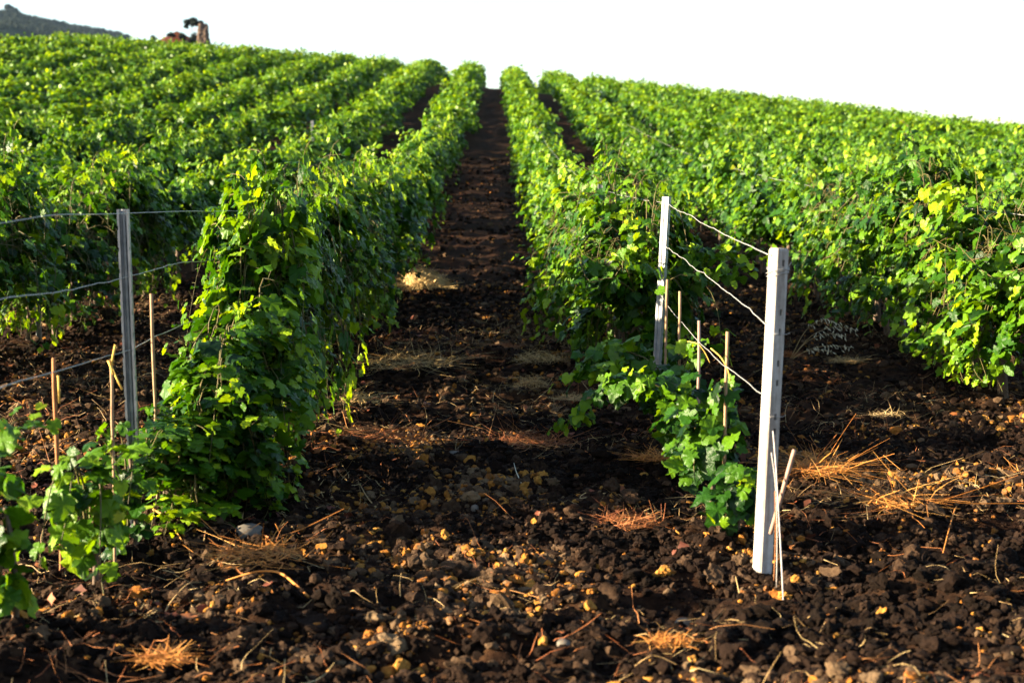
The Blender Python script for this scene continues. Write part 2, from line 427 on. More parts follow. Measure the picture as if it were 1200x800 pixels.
def make_vine_meshes(seed, lod, nshoot=26, half=.46, top=(1.15, 1.55), skirt=.35, step=.055, width=1.0, cordon=.62, sz=1.0, spikes=2, pets=True, gap=0.0):
    rng = np.random.default_rng(seed)
    shoots = []
    nc = 5; cu = rng.uniform(-half, half, nc); cw = rng.uniform(.3, 1.5, nc); ct = rng.uniform(.72, 1.08, nc); cs = rng.choice([-1, 1], nc); top0 = top; width0 = width
    for i in range(nshoot):
        c_i = rng.integers(nc); u0 = float(np.clip(cu[c_i] + rng.normal(0, .09), -half, half)); sgn = cs[c_i] * (1 if rng.random() < .7 else -1)
        width = width0 * cw[c_i]; top = (top0[0] * ct[c_i], top0[1] * ct[c_i])
        kind = rng.random()
        lift = 1 - gap * rng.random()
        if i < spikes:
            tz = top[1] + rng.uniform(.05, .25)
            c = [(rng.normal(0, .03), u0, cordon), (sgn * .08, u0 + rng.normal(0, .08), 1.0), (sgn * rng.uniform(.03, .2), u0 + rng.normal(0, .15), tz),
                 (sgn * rng.uniform(.15, .35), u0 + rng.normal(0, .2), tz + rng.uniform(-.08, .06))]
        elif kind < .52:
            tz = rng.uniform(*top) * lift; v = sgn * rng.uniform(.16, .42) * width
            end = rng.uniform(.45, 1.05) * lift
            c = [(rng.normal(0, .04), u0, cordon), (sgn * rng.uniform(.03, .16), u0 + rng.normal(0, .09), (cordon + tz) / 2), (v * .6, u0 + rng.normal(0, .13), tz),
                 (v, u0 + rng.normal(0, .22), tz - .12), (v * 1.2, u0 + rng.normal(0, .3), max(end, .2))]
        elif kind < .8:
            v = sgn * rng.uniform(.22, .46) * width
            c = [(0, u0, cordon), (v * .55, u0 + rng.normal(0, .12), cordon + rng.uniform(.15, .45)), (v, u0 + rng.normal(0, .2), cordon + rng.uniform(.0, .35)),
                 (v * 1.15, u0 + rng.normal(0, .22), rng.uniform(skirt, .7)), (v * 1.1, u0 + rng.normal(0, .25), skirt * rng.uniform(.5, 1.1))]
        else:
            tz = rng.uniform(*top) * lift
            c = [(rng.normal(0, .04), u0, cordon), (rng.normal(0, .08), u0 + rng.normal(0, .12), 1.0), (rng.normal(0, .14), u0 + rng.normal(0, .2), tz)]
        shoots.append((spline(c, 12), sgn))
    V = []; cane = Geo()
    for p, sgn in shoots:
        o = np.array([sgn * .8, 0, 0])
        r = shoot_leaves(p, rng, step, (.07 * sz, .125 * sz), o)
        if r is None: continue
        V.append(r)
        if pets:
            cane.tube(p, np.linspace(.0055, .0018, len(p)), 4, rnd=.5, cap=False)
            for a, b in zip(r[5][::2], r[0][::2]): cane.tube([a, b], [.0016, .0011], 3, cap=False)
        if rng.random() < .7:                       # side shoot
            k = rng.integers(3, 9); b0 = p[k]
            e = b0 + np.array([sgn * rng.uniform(.08, .25) * width, rng.normal(0, .15), rng.uniform(-.15, .15)])
            q = spline([b0, (b0 + e) / 2 + np.array([0, 0, .06]), e], 5)
            r2 = shoot_leaves(q, rng, step * .9, (.06 * sz, .10 * sz), o, .04)
            if r2 is not None: V.append(r2)
    pos, nor, tip, s, rn = [np.concatenate([r[i] for r in V]) for i in range(5)]
    pk = vnoise(pos[:, 1] * 2.9 + seed, pos[:, 2] * 2.7 + np.sign(pos[:, 0]) * 7, seed)
    keep = ~((pk < .47) & (np.abs(pos[:, 0]) > .12 * width0) & (rng.random(len(pos)) < .88))
    pos, nor, tip, s, rn = pos[keep], nor[keep], tip[keep], s[keep], np.clip(rn[keep] + (pk[keep] - .6) * .30, 0, .85)  # leaves left in the pockets darken: shade put into leaf colour
    v, t, a = leaves(pos, nor, tip, s, rn, lod)
    fol = mesh_np('vine_foliage', v, t, M_LEAF, {'rnd': a})
    tr = Geo()
    bend = rng.normal(0, .05, 2)
    tp = spline([(0, 0, -.12), (bend[0], bend[1], .18), (bend[0] * .3, bend[1] + .03, .40), (0, .02, cordon)], 8)
    tr.tube(tp, np.linspace(.034, .022, 8) * rng.uniform(.85, 1.2, 8), 7)
    for d in (-1, 1):
        arm = spline([(0, .02, cordon - .04), (0, d * .12, cordon), (rng.normal(0, .02), d * half, cordon + rng.normal(0, .02))], 7)
        tr.tube(arm, np.linspace(.02, .011, 7) * rng.uniform(.8, 1.25, 7), 6)
    trm = tr.mesh('vine_trunk', M_BARK)
    return fol, trm, (cane.mesh('vine_canes', M_CANE) if pets else None)

def build_vine(ms, label, x, y, rz, sc_, group, name='grapevine', dz=0.0):
    t = thing(name, label, 'grapevine', (x, y, H(x, y) + dz), rz, group)
    t.scale = sc_
    f = link('foliage', ms[0], t); k = link('trunk', ms[1], t)
    if ms[2] is not None: link('canes', ms[2], t)
    return t

# ------------------------------------------------------------------ terrain sheet
def axis(fine_lo, fine_hi, step, lo, hi, grow=1.09):
    a = list(np.arange(fine_lo, fine_hi + step, step))
    s = step; p = a[-1]
    while p < hi: s *= grow; p += s; a.append(p)
    s = step; p = a[0]; pre = []
    while p > lo: s *= grow; p -= s; pre.append(p)
    return np.array(pre[::-1] + a)
xs = axis(-4.2, 4.2, .021, -2400, 2400, 1.045); ys = axis(4.1, 11.5, .022, -400, 2600, 1.022)
X, Y = np.meshgrid(xs, ys)
Z = height(X, Y)
ny, nx = X.shape
i = (np.arange(ny - 1)[:, None] * nx + np.arange(nx - 1)[None]).ravel()
q = np.stack([i, i + 1, i + nx + 1, i + nx], 1)
nzv = vnoise(X * .25, Y * .25, 21)
redz = np.clip((Y - 112 + (nzv - .5) * 8) / 8, 0, 1) * np.clip((230 - Y) / 10, 0, 1) + (np.hypot(X + 57.5, (Y - 262) * .7) < 24 + nzv * 6)
redz = np.clip(redz, 0, 1)
grn = np.clip((Y - 168) / 20, 0, 1) * (1 - np.clip((np.hypot(X + 57.5, (Y - 262) * .7) < 24 + nzv * 6) * 1., 0, 1))
zone = np.stack([redz, grn, redz * 0, redz * 0 + 1], -1).reshape(-1, 4)
g = link('ground', mesh_np('ground', np.stack([X, Y, Z], -1).reshape(-1, 3), q, M_SOIL, {'zone': zone}))
tag(g, 'dark reddish brown ploughed clay soil of the vineyard', 'ground', kind='structure')

# ------------------------------------------------------------------ clods of earth
def ico(sub):
    import bmesh
    bm = bmesh.new(); bmesh.ops.create_icosphere(bm, subdivisions=sub, radius=1)
    v = np.array([p.co[:] for p in bm.verts]); t = np.array([[w.index for w in f.verts] for f in bm.faces]); bm.free()
    return v, t
I1, I2, I3 = ico(1), ico(2), ico(3)

def clods(name, n, y0, y1, s0, s1, tpl, label, power=2.2, pale=.05, seedw=0.37):
    y = np.sqrt(RNG.uniform(y0 ** 2, y1 ** 2, n)); w = seedw * y + .8
    x = RNG.uniform(-1, 1, n) * w
    keep = vnoise(x * 2.2, y * 2.2, 31) + RNG.uniform(-.35, .35, n) > .26
    x, y = x[keep], y[keep]; n = len(x)
    s = s0 + (s1 - s0) * RNG.random(n) ** power
    z = height(x, y)
    v, t = tpl; K = len(v)
    ax = RNG.uniform(.65, 1.25, (n, 1, 3)) * np.array([1, 1, .8])
    # chunky broken shape: planes cut slices off a ball
    P = np.repeat(v[None], n, 0)
    for _ in range(3):
        d = unit(RNG.normal(0, 1, (n, 1, 3))); c0 = RNG.uniform(.3, .9, (n, 1))
        P = P - (np.clip((P * d).sum(-1) - c0, 0, None))[..., None] * d
    rad = np.ones((n, K)); fm = 3.2 if K < 20 else (5.5 if K < 50 else 11)
    for _ in range(4 if K < 20 else (7 if K < 50 else 12)):
        d = unit(RNG.normal(0, 1, (n, 3))); fq = RNG.uniform(1.6, fm, (n, 1)); ph = RNG.uniform(0, 6.28, (n, 1))
        rad += .34 / fq ** .75 * np.sin(fq * (d @ v.T) + ph) * RNG.uniform(.3, 1, (n, 1))
    rad *= 1 + RNG.normal(0, .07, (n, K))
    P = P * rad[..., None] * ax * 1.1 * s[:, None, None]
    th = RNG.uniform(0, 6.28, n); c_, s_ = np.cos(th)[:, None], np.sin(th)[:, None]
    P = np.stack([P[..., 0] * c_ - P[..., 1] * s_, P[..., 0] * s_ + P[..., 1] * c_, P[..., 2]], -1)
    P += np.stack([x, y, z + s * .28], 1)[:, None]
    T = (np.arange(n) * K)[:, None, None] + t[None]
    patch = vnoise(x * 1.7, y * 1.7, 41)
    r = np.clip(RNG.beta(2, 2.6, n) * .66 + (patch - .45) * .55, 0, .84)
    sun_tint = RNG.random(n) < np.clip(patch - .36, .03, 1) * .75  # clustered gold tint: sunlit clod edges painted into the colour
    r = np.where(sun_tint & (s < .028), RNG.uniform(.80, 1.0, n), r)
    o = link(name, mesh_np(name, P.reshape(-1, 3), T.reshape(-1, 3), M_CLOD, {'rnd': np.repeat(r, K)}, smooth=False))
    return tag(o, label, 'soil', kind='stuff')

clods('soil_clods', 95000, 3.9, 9.2, .004, .015, I1, 'loose crumbs of dark ploughed earth near the posts', 1.5)
clods('soil_clods', 18000, 3.9, 9.6, .012, .028, I2, 'small lumpy clods of ploughed earth near the posts', 1.6)
clods('soil_clods', 4200, 3.9, 8.6, .022, .046, I3, 'large rough dark clods of ploughed earth near the posts', 2.4)
clods('soil_clods', 52000, 8.8, 19, .010, .042, I1, 'dark earth clods on the bare strip between the vine rows', 2.6)
clods('soil_clods', 20000, 18.5, 45, .02, .06, I1, 'distant dark clods of earth up the bare corridor', 2)

# ------------------------------------------------------------------ dry grass, straw and weeds
def blades(n, L, spread, flat, wid, rng, arch=.5, curl=.3, h0=.0):
    """n dry stems lying or standing round the origin"""
    a = rng.uniform(0, 6.283, n); el = np.clip(rng.normal(flat, .28, n), -.05, 1.45)
    l = L * rng.uniform(.35, 1.2, n)
    rr = spread * np.sqrt(rng.random(n)); ra = rng.uniform(0, 6.283, n)
    base = np.stack([rr * np.cos(ra), rr * np.sin(ra), np.full(n, h0) + rng.uniform(0, .02, n)], 1)
    d = np.stack([np.cos(a) * np.cos(el), np.sin(a) * np.cos(el), np.sin(el)], 1)
    side = unit(np.cross(d, np.array([0, 0, 1.])) + rng.normal(0, .3, (n, 3)))
    K = 5; V = np.zeros((n, K, 2, 3))
    kink = rng.normal(0, curl * 1.35, (n, 3)); kink[:, 2] *= .4
    for k in range(K):
        t = k / (K - 1)
        p = base + d * (l * t)[:, None] + kink * (l * t * t)[:, None]
        p[:, 2] -= arch * l * t * t * np.sin(el).clip(.05)
        p[:, 2] = np.maximum(p[:, 2], .002 + .01 * rng.random(n))
        w = wid * (1 - .6 * t) * rng.uniform(.6, 1.3, n)
        V[:, k, 0] = p - side * w[:, None] / 2; V[:, k, 1] = p + side * w[:, None] / 2
    i0 = (np.arange(n) * K * 2)[:, None] + (np.arange(K - 1) * 2)[None]
    q = np.stack([i0, i0 + 1, i0 + 3, i0 + 2], -1).reshape(-1, 4)
    return V.reshape(-1, 3), q, np.repeat(np.clip(rng.normal(.5, .22, n), 0, 1), K * 2)

def tuft(px, py, w_px, label, m, n=120, flat=.25, L=None, name='dry_grass_tuft', squash=.6, rise=0.0, wid=.0035, rot=0.0, seed=None, group='dry grass and straw on the bare soil', curl=.35, arch=.5):
    x, y = on_ground(px, py); D = math.hypot(x, y)
    w = w_px * y / 1667 / 2
    rng = np.random.default_rng(seed if seed is not None else int(px * 7 + py))
    L = L or w * .9
    wid *= max(1.0, y / 9)
    v, q, r = blades(int(n * 2.1), L * .62, w * .86, flat, wid * 1.45, rng, curl=curl, arch=arch)
    if rise:
        rad = np.hypot(v[:, 0], v[:, 1]) / w
        v[:, 2] += rng.random(len(v) // 10).repeat(10) ** .5 * rise * np.clip(1 - rad ** 2, 0, 1)
    v[:, 1] *= squash
    c_, s_ = math.cos(rot), math.sin(rot)
    v[:, :2] = np.stack([v[:, 0] * c_ - v[:, 1] * s_, v[:, 0] * s_ + v[:, 1] * c_], 1)
    z0 = H(x, y)
    v[:, 2] += base_z(v[:, 0] + x, v[:, 1] + y) - float(base_z(np.array([x]), np.array([y]))[0]) + .03
    v[:, 2] += rng.uniform(0, .02) 
    o = link(name, mesh_np(name, v, q, m, {'rnd': r}, smooth=False), loc=(x, y, z0))
    return tag(o, label, 'dry grass', group)

tuft(495, 341, 62, 'rounded heap of pale yellow straw in the shaded corridor', M_OAT2, 700, .25, name='straw_heap', rise=.22, squash=.8, curl=.5)
tuft(478, 436, 130, 'wide mat of greyish straw across the corridor, with upright stems', M_OAT2, 150, .3, .42, name='straw_mat', squash=.9, wid=.0021, rise=.05, curl=.6)
tuft(418, 480, 66, 'pale loose straw bundle just below the wide straw mat', M_OAT2, 60, .6, .40, rise=.05, name='straw_bundle', wid=.004)
tuft(452, 528, 120, 'reddish tangled dead weed below the pale straw bundle', M_DRYRED, 110, .2, .26, name='dead_weed', squash=.6, wid=.004, curl=.8)
tuft(632, 433, 66, 'tan dry grass tuft beside the foot of the right row', M_STRAW, 150, .55, .26, rise=.06, wid=.0026)
tuft(622, 462, 46, 'small round straw clump below the tan tuft', M_STRAW, 130, .6, .2, rise=.06, wid=.0026)
tuft(612, 522, 130, 'broad reddish straw mat in the middle of the bare strip', M_DRYRED, 160, .2, .34, name='straw_mat', squash=.7, wid=.0026, curl=.6)
tuft(680, 475, 70, 'tan straw beneath the trailing green shoots', M_STRAW, 160, .25, .15)
tuft(300, 684, 130, 'orange dead grass clump on the lower left soil', M_GOLD, 120, .22, .15, squash=.8, curl=1.1, rise=.03)
tuft(190, 780, 76, 'pale golden straw clump at the bottom left edge of picture', M_GOLD, 150, .35, .09, curl=.7)
tuft(735, 612, 95, 'fluffy orange root mat left of the white post', M_DRYRED, 300, .3, .10, squash=.8, wid=.0025, curl=.9)
tuft(775, 553, 80, 'orange dead weed under the small leaning vines', M_GOLD, 130, .3, .16, curl=.7, name='dead_weed')
tuft(850, 590, 60, 'upright orange dead stems beside the lowest small vine', M_GOLD, 90, .7, .13, curl=.5, name='dead_weed')
tuft(962, 568, 70, 'bright golden dry grass right of the white post', M_GOLD, 190, .4, .17, curl=1.2, squash=1.1)
tuft(1050, 612, 110, 'large golden tangle of bent dead stems on right soil', M_GOLD, 85, .35, .24, name='dead_weed', squash=1.1, wid=.004, curl=1.1)
tuft(992, 432, 46, 'small brown straw tuft below the wild oat stems', M_STRAW, 130, .4, .17)
tuft(925, 428, 34, 'little reddish tuft at the foot of the wild oat', M_DRYRED, 130, .6, .14)
tuft(1130, 440, 60, 'thin bent dry stems in front of the second right row', M_STRAW, 14, .35, .38, wid=.005)
tuft(1035, 495, 60, 'grey wisp of dead stems on the dark right soil', M_STRAW, 60, .2, .2)
tuft(785, 780, 60, 'golden dry blades at the bottom edge of picture', M_GOLD, 90, .5, .1)
tuft(1180, 560, 60, 'sparse ochre straw at the right edge of the soil', M_GOLD, 80, .25, .16)
tuft(320, 515, 40, 'small pale straw wisp under the big left vine', M_STRAW, 50, .3, .14)
tuft(590, 410, 40, 'rusty dry tuft in the middle of corridor', M_DRYRED, 90, .3, .16)

# earth heaped against the feet of the posts
def foot_clods(px, d, n, seed):
    rng = np.random.default_rng(seed); x0 = at_depth(px, 500, d).x
    a = rng.uniform(0, 6.283, n); r = .03 + .16 * rng.random(n) ** 1.3
    x = x0 + r * np.cos(a); y = d + r * np.sin(a); z = height(x, y)
    v, t = I2; K = len(v); s_ = rng.uniform(.006, .019, n)
    rad = 1 + rng.normal(0, .16, (n, K))
    for _ in range(5):
        dd = unit(rng.normal(0, 1, (n, 3))); rad += .22 * np.sin(rng.uniform(1.5, 5, (n, 1)) * (dd @ v.T) + rng.uniform(0, 6, (n, 1))) * .6
    P = v[None] * rad[..., None] * s_[:, None, None] * np.array([1.1, 1.1, .85])
    P += np.stack([x, y, z + s_ * .25 + .008 * np.clip(1 - r / .12, 0, 1)], 1)[:, None]
    T = (np.arange(n) * K)[:, None, None] + t[None]
    o = link('soil_clods', mesh_np('soil_clods', P.reshape(-1, 3), T.reshape(-1, 3), M_CLOD, {'rnd': np.repeat(np.clip(rng.beta(2, 2.4, n) * .75, 0, .9), K)}, smooth=False))
    tag(o, 'broken earth heaped against the foot of a post', 'soil', kind='stuff')
foot_clods(893, 5.77, 260, 1); foot_clods(160, 6.44, 160, 2)

# scattered single straws and fallen leaves: nobody could count these
def scatter_straw():
    rng = np.random.default_rng(5); n = 15000
    y = np.sqrt(rng.uniform(4 ** 2, 17 ** 2, n)); x = rng.uniform(-1, 1, n) * (.37 * y + .5)
    k = vnoise(x * 1.3, y * 1.3, 61) + rng.uniform(-.2, .2, n) > .56
    x, y = x[k], y[k]; n = len(x)
    v, q, r = blades(n, .13, 0, .12, .0032, rng, curl=.7)
    K = len(v) // n
    v[:, 0] += np.repeat(x, K); v[:, 1] += np.repeat(y, K); v[:, 2] += height(v[:, 0], v[:, 1]) + .012
    o = link('scattered_straw', mesh_np('scattered_straw', v, q, M_STRAW, {'rnd': r}, smooth=False))
    tag(o, 'loose dry straws scattered over the dark soil', 'straw', kind='stuff')
    n = 9000
    y = np.sqrt(rng.uniform(4 ** 2, 14 ** 2, n)); x = rng.uniform(-1, 1, n) * (.37 * y + .5)
    k = vnoise(x * 1.9, y * 1.9, 64) + rng.uniform(-.12, .12, n) > .62
    x, y = x[k], y[k]; n = len(x)
    v, q, r = blades(n, .09, 0, .25, .003, rng, curl=1.1)
    K = len(v) // n
    v[:, 0] += np.repeat(x, K); v[:, 1] += np.repeat(y, K); v[:, 2] += height(v[:, 0], v[:, 1]) + .014
    o = link('dead_rootlets', mesh_np('dead_rootlets', v, q, M_DRYRED, {'rnd': r}, smooth=False))
    tag(o, 'reddish dead rootlets and weed scraps mixed into the soil', 'weed litter', kind='stuff')
    n = 5200
    y = rng.uniform(5, 40, n); row = rng.choice([-4.33, -1.63, 1.07, 3.77], n, p=[.15, .4, .3, .15])
    x = row + rng.normal(0, .48, n)
    k = (y > np.where(row == 1.07, 6, np.where(row == -1.63, 5, 9))) & (vnoise(x * 2, y * 2, 71) > .4)
    x, y = x[k], y[k]; n = len(x)
    pos = np.stack([x, y, height(x, y) + .018], 1)
    nor = unit(np.array([0, 0, 1.]) + rng.normal(0, .45, (n, 3))); tp = rng.normal(0, 1, (n, 3))
    v, t, a = leaves(pos, nor, tp, rng.uniform(.025, .065, n), rng.random(n) ** 1.4, 1, rng.uniform(-1.5, 2.5, n))
    o = link('fallen_leaves', mesh_np('fallen_leaves', v, t, M_LITTER, {'rnd': a}))
    tag(o, 'reddish fallen vine leaves littering the soil under the rows', 'leaf litter', kind='stuff')
scatter_straw()

# wild oat leaning right with pale husks
def wild_oat():
    x, y = on_ground(925, 430); z0 = H(x, y)
    t = thing('wild_oat', 'wild oat stems with pale drooping husks leaning right past white post', 'wild oat', (x, y, z0))
    s = Geo(); rng = np.random.default_rng(3)
    for ex, ez in ((.50, .30), (.42, .24), (.46, .14), (.36, .36), (.30, .10)):
        p = spline([(0, 0, 0), (ex * .35, .02, ez * .75), (ex * .75, -.04, ez * 1.05), (ex * 1.1, -.06, ez * .9)], 12)
        s.tube(p, np.linspace(.003, .0012, 12), 4); h = Geo(); h.tube(p[4:], .0014, 4)
        for k in range(5, 12):
            for j in range(3):
                b = p[k] + rng.normal(0, .012, 3); e = b + np.array([rng.uniform(-.01, .035), rng.normal(0, .015), -rng.uniform(.012, .035)])
                h.tube([p[k], b], .0009, 3); h.tube([b, (b + e) / 2, e], [.001, .0042, .0006], 4)
        link('panicle', h.mesh('oat_husks', M_OAT), t)
    link('stems', s.mesh('oat_stems', M_STRAW), t)
wild_oat()

# a few bent twigs lying by themselves
def twig(pxs, label, m, r=.004, lift=.02):
    P = [on_ground(*p) for p in pxs]
    x0, y0 = P[0]; z0 = H(x0, y0)
    c = [(a - x0, b - y0, H(a, b) - z0 + lift + (.02 if 0 < i < len(P) - 1 else 0)) for i, (a, b) in enumerate(P)]
    g = Geo(); g.tube(spline(c, 14), np.linspace(r, r * .5, 14), 5)
    tag(link('twig', g.mesh('twig', m), loc=(x0, y0, z0)), label, 'twig', 'dead twigs on the soil')
twig([(362, 712), (330, 700), (300, 692), (265, 690)], 'curved orange vine twig by the orange grass clump', M_GOLD, .006)
twig([(188, 722), (196, 705), (220, 690), (238, 680)], 'thin brown twig on dark soil at lower left', M_STRAW, .004)
twig([(325, 632), (300, 625), (268, 620)], 'short reddish stick just below the large rounded stone', M_DRYRED, .005)
twig([(180, 612), (195, 622), (214, 642)], 'orange curled stem beside the foot of the left metal post', M_GOLD, .006, .04)
twig([(1128, 590), (1118, 612), (1105, 655)], 'golden bent stem at the right of the stem tangle', M_GOLD, .005, .05)
twig([(615, 572), (605, 562), (602, 545)], 'small white forked twig in the middle soil', M_OAT, .003)
twig([(440, 600), (430, 585), (421, 572)], 'slim grey stick lying near the soil centre', M_STRAW, .004)
twig([(878, 700), (868, 690), (862, 676)], 'tan twig at the foot of white post', M_STRAW, .004)

# single stones one can point at
def stone(px, py, w_px, label, tall=.55, m=M_STONE):
    x, y = on_ground(px, py); r = w_px * y / 1667 / 2
    rng = np.random.default_rng(int(px + py)); v, t = I3; v = v.copy()
    for _ in range(7):
        d = unit(rng.normal(0, 1, 3)); v *= (1 - rng.uniform(.0, .16) * np.clip(v @ d, 0, 1) ** 2)[:, None]
    v = v * np.array([1, .75, tall]) * r
    a = rng.uniform(-.4, .4); c_, s_ = math.cos(a), math.sin(a)
    v = np.stack([v[:, 0] * c_ - v[:, 2] * s_ * .3, v[:, 1], v[:, 2] * c_ + v[:, 0] * s_ * .3], 1)
    tag(link('stone', mesh_np('stone', v, t, m), loc=(x, y, H(x, y) + r * tall * .55)), label, 'stone', 'stones on the soil')
stone(290, 626, 44, 'large rounded grey stone below the big left vine')
stone(333, 582, 13, 'small upright pale stone right of the large rounded stone', .9)
stone(533, 530, 20, 'flat pale stone in the middle strip below the straw', .35)
stone(556, 598, 12, 'small tan stone standing in the bare strip', .9)
stone(506, 742, 20, 'roundish grey stone at lower middle of soil', .7)
stone(1164, 622, 20, 'flat pale pebble at the right edge soil', .4)
stone(1120, 700, 22, 'long tan stone at lower right', .4)
stone(800, 727, 24, 'pale lumpy stone between the ochre clods', .7)
stone(660, 770, 22, 'grey stone near bottom centre of picture', .6)

# ------------------------------------------------------------------ posts, stakes, wires
ROWL, ROWR = -1.63, 1.07

def metal_post_mesh(h, seed=0):
    """open channel of folded steel with lipped, notched edges"""
    W, D, T = .052, .034, .0022; L = .010
    prof = [(-W / 2 + L, -D / 2), (-W / 2, -D / 2), (-W / 2, D / 2), (-W * .17, D / 2), (-W * .10, D / 2 - .006), (W * .10, D / 2 - .006), (W * .17, D / 2), (W / 2, D / 2), (W / 2, -D / 2), (W / 2 - L, -D / 2)]
    inner = [(-W / 2 + L, -D / 2 + T), (-W / 2 + T, -D / 2 + T), (-W / 2 + T, D / 2 - T), (-W * .17, D / 2 - T), (-W * .10, D / 2 - .006 - T), (W * .10, D / 2 - .006 - T), (W * .17, D / 2 - T), (W / 2 - T, D / 2 - T), (W / 2 - T, -D / 2 + T), (W / 2 - L, -D / 2 + T)]
    loop = prof + inner[::-1]
    zs = [-.25]; z = .06
    while z < h - .05: zs += [z - .012, z - .006, z + .006, z + .012]; z += .097
    zs.append(h)
    V = []; Q = []; n = len(loop)
    for k, z in enumerate(zs):
        notch = 0 < k < len(zs) - 1 and ((k - 1) % 4) in (1, 2)
        for x, y in loop:
            if notch and abs(abs(x) - W / 2) < T * 1.5 and y < D / 2 - .004: x *= .86
            V.append((x, y, z))
    for k in range(len(zs) - 1):
        for i in range(n):
            j = (i + 1) % n; Q.append((k * n + i, k * n + j, (k + 1) * n + j, (k + 1) * n + i))
    for k in (0, len(zs) - 1):
        for i in range(9):
            Q.append((k * n + i, k * n + i + 1, k * n + n - 2 - i, k * n + n - 1 - i))
    return mesh_np('metal_post', V, np.array(Q), M_STEEL, smooth=False)
PM = metal_post_mesh(1.5)

def metal_post(x, y, label, lean=(0, 0), rz=0, h=1.0, group='galvanised steel row posts'):
    o = link('metal_post', PM, loc=(x, y, H(x, y)))
    o.rotation_mode = 'ZYX'; o.rotation_euler = (lean[1], lean[0], rz); o.scale = (1, 1, h)
    return tag(o, label, 'post', group)

LPX = at_depth(160, 625, 6.44).x
metal_post(LPX, 6.44, 'grey galvanised steel post at the near end of the left row', (-.012, 0), .10, 1.0)
metal_post(at_depth(767, 480, 9.86).x, 9.86, 'bright leaning steel post between small vines and tall right row', (.046, 0), 2.45, 1.0)

def conc_post(x, y, h, lean, rz, label):
    w = .031; c = .006
    t = thing('concrete_post', label, 'post', (x, y, H(x, y)), 0, 'white concrete end posts')
    t.rotation_euler = (lean[1], lean[0], rz)
    prof = [(-w + c, -w), (w - c, -w), (w, -w + c), (w, w - c), (w - c, w), (-w + c, w), (-w, w - c), (-w, -w + c)]
    # side 0 (front, -Y) is a grid with real slots
    holes = [.56, .60, .66, .80, .88, 1.01, 1.09, 1.29]
    hh, hw, dp = .013, .0055, .03
    zs = [-.3]
    for z in holes: zs += [z - hh, z + hh]
    zs.append(h - .01)
    xsn = [-w + c, -hw + .004, hw + .004, w - c]
    V = []; Q = []
    def vert(p): V.append(p); return len(V) - 1
    grid = [[vert((xx, -w, z)) for xx in xsn] for z in zs]
    for k in range(len(zs) - 1):
        for i in range(3):
            if i == 1 and k % 2 == 1:
                a, b, c2, d = grid[k][1], grid[k][2], grid[k + 1][2], grid[k + 1][1]
                e = [vert((V[s][0], V[s][1] + dp, V[s][2])) for s in (a, b, c2, d)]
                Q += [(a, b, e[1], e[0]), (b, c2, e[2], e[1]), (c2, d, e[3], e[2]), (d, a, e[0], e[3]), tuple(e)]
            else:
                Q.append((grid[k][i], grid[k][i + 1], grid[k + 1][i + 1], grid[k + 1][i]))
    zz = [-.3, h * .25, h * .5, h * .75, h - .01]
    for i in range(1, 8):
        (x0, y0), (x1, y1) = prof[i], prof[(i + 1) % 8]
        rng = np.random.default_rng(i)
        col = [(vert((x0, y0, z)), vert((x1, y1, z))) for z in zz]
        for k in range(4): Q.append((col[k][0], col[k][1], col[k + 1][1], col[k + 1][0]))
    top = [vert((a, b, h - .01)) for a, b in prof]; cap = [vert((a * .82, b * .82, h)) for a, b in prof]
    for i in range(8): Q.append((top[i], top[(i + 1) % 8], cap[(i + 1) % 8], cap[i]))
    T = [(cap[0], cap[i], cap[i + 1]) for i in range(1, 7)]
    link('shaft', mesh_np('post_shaft', V, [np.array(Q), np.array(T)], M_CONC, smooth=False), t)
    g = Geo()                                       # wire bound round the head
    for k, (z, r) in enumerate(((1.262, .036), (1.268, .037), (1.245, .0355), (1.255, .038))):
        a = np.linspace(0, 2 * np.pi, 25)
        sq = np.maximum(np.abs(np.cos(a)), np.abs(np.sin(a)))
        rr = np.minimum(r / sq, r * 1.25)
        g.tube(np.stack([rr * np.cos(a), rr * np.sin(a), z + .012 * np.sin(a + k)], 1), .0016, 5)
    a = np.linspace(0, 5, 18)
    g.tube(np.stack([.036 + .014 * np.sin(a), -.02 + .012 * np.cos(a), 1.26 + .035 * np.sin(a * .7)], 1), .0014, 5)
    link('wire_binding', g.mesh('wire_binding', M_WIRE), t)
    for z in (1.0, .66):
        g = Geo(); g.tube([(-.036, -.034, z), (0, -.036, z + .004), (.036, -.034, z)], .0015, 5); g.tube([(.036, -.034, z), (.05, -.036, z + .008)], .0013, 5)
        link('wire_tie', g.mesh('wire_tie', M_WIRE), t)
    return t
WX = at_depth(893, 678, 5.77).x
conc_post(WX, 5.77, 1.35, (.038, 0), .42, 'white concrete end post with square slots standing before right row')
conc_post(ROWL - .02, 2.35, 1.4, (0, 0), .3, 'white concrete end post of the left row beside the camera')

def stick(x, y, h, r, label, m, lean=(0, 0), cat='stake', name='vine_stake', group='thin stakes for the young vines'):
    t = thing(name, label, cat, (x, y, H(x, y)), 0, group)
    g = Geo(); n = 9; rng = np.random.default_rng(int(x * 100 + y * 1000) % 9999)
    z = np.linspace(-.1, h, n)
    g.tube(np.stack([lean[0] * z + rng.normal(0, .0015, n), lean[1] * z + rng.normal(0, .0015, n), z], 1), r * rng.uniform(.88, 1.12, n), 6)
    link('rod', g.mesh('stake_rod', m), t)
    return t
def row_x(px, y): return at_depth(px, 400, y).x
s1 = stick(row_x(63, 5.85), 5.85, .92, .0085, 'rust orange stake with a small wooden splint, near left edge', M_RUSTSTAKE, (-.004, 0))
g = Geo(); g.box((.014, -.004, .79), (.009, .006, .115)); link('splint', g.mesh('splint', M_TWINE), s1)
s2 = stick(row_x(127, 5.96), 5.96, .90, .007, 'tan stake with orange twine knot just left of steel post', M_STAKE, (.01, 0))
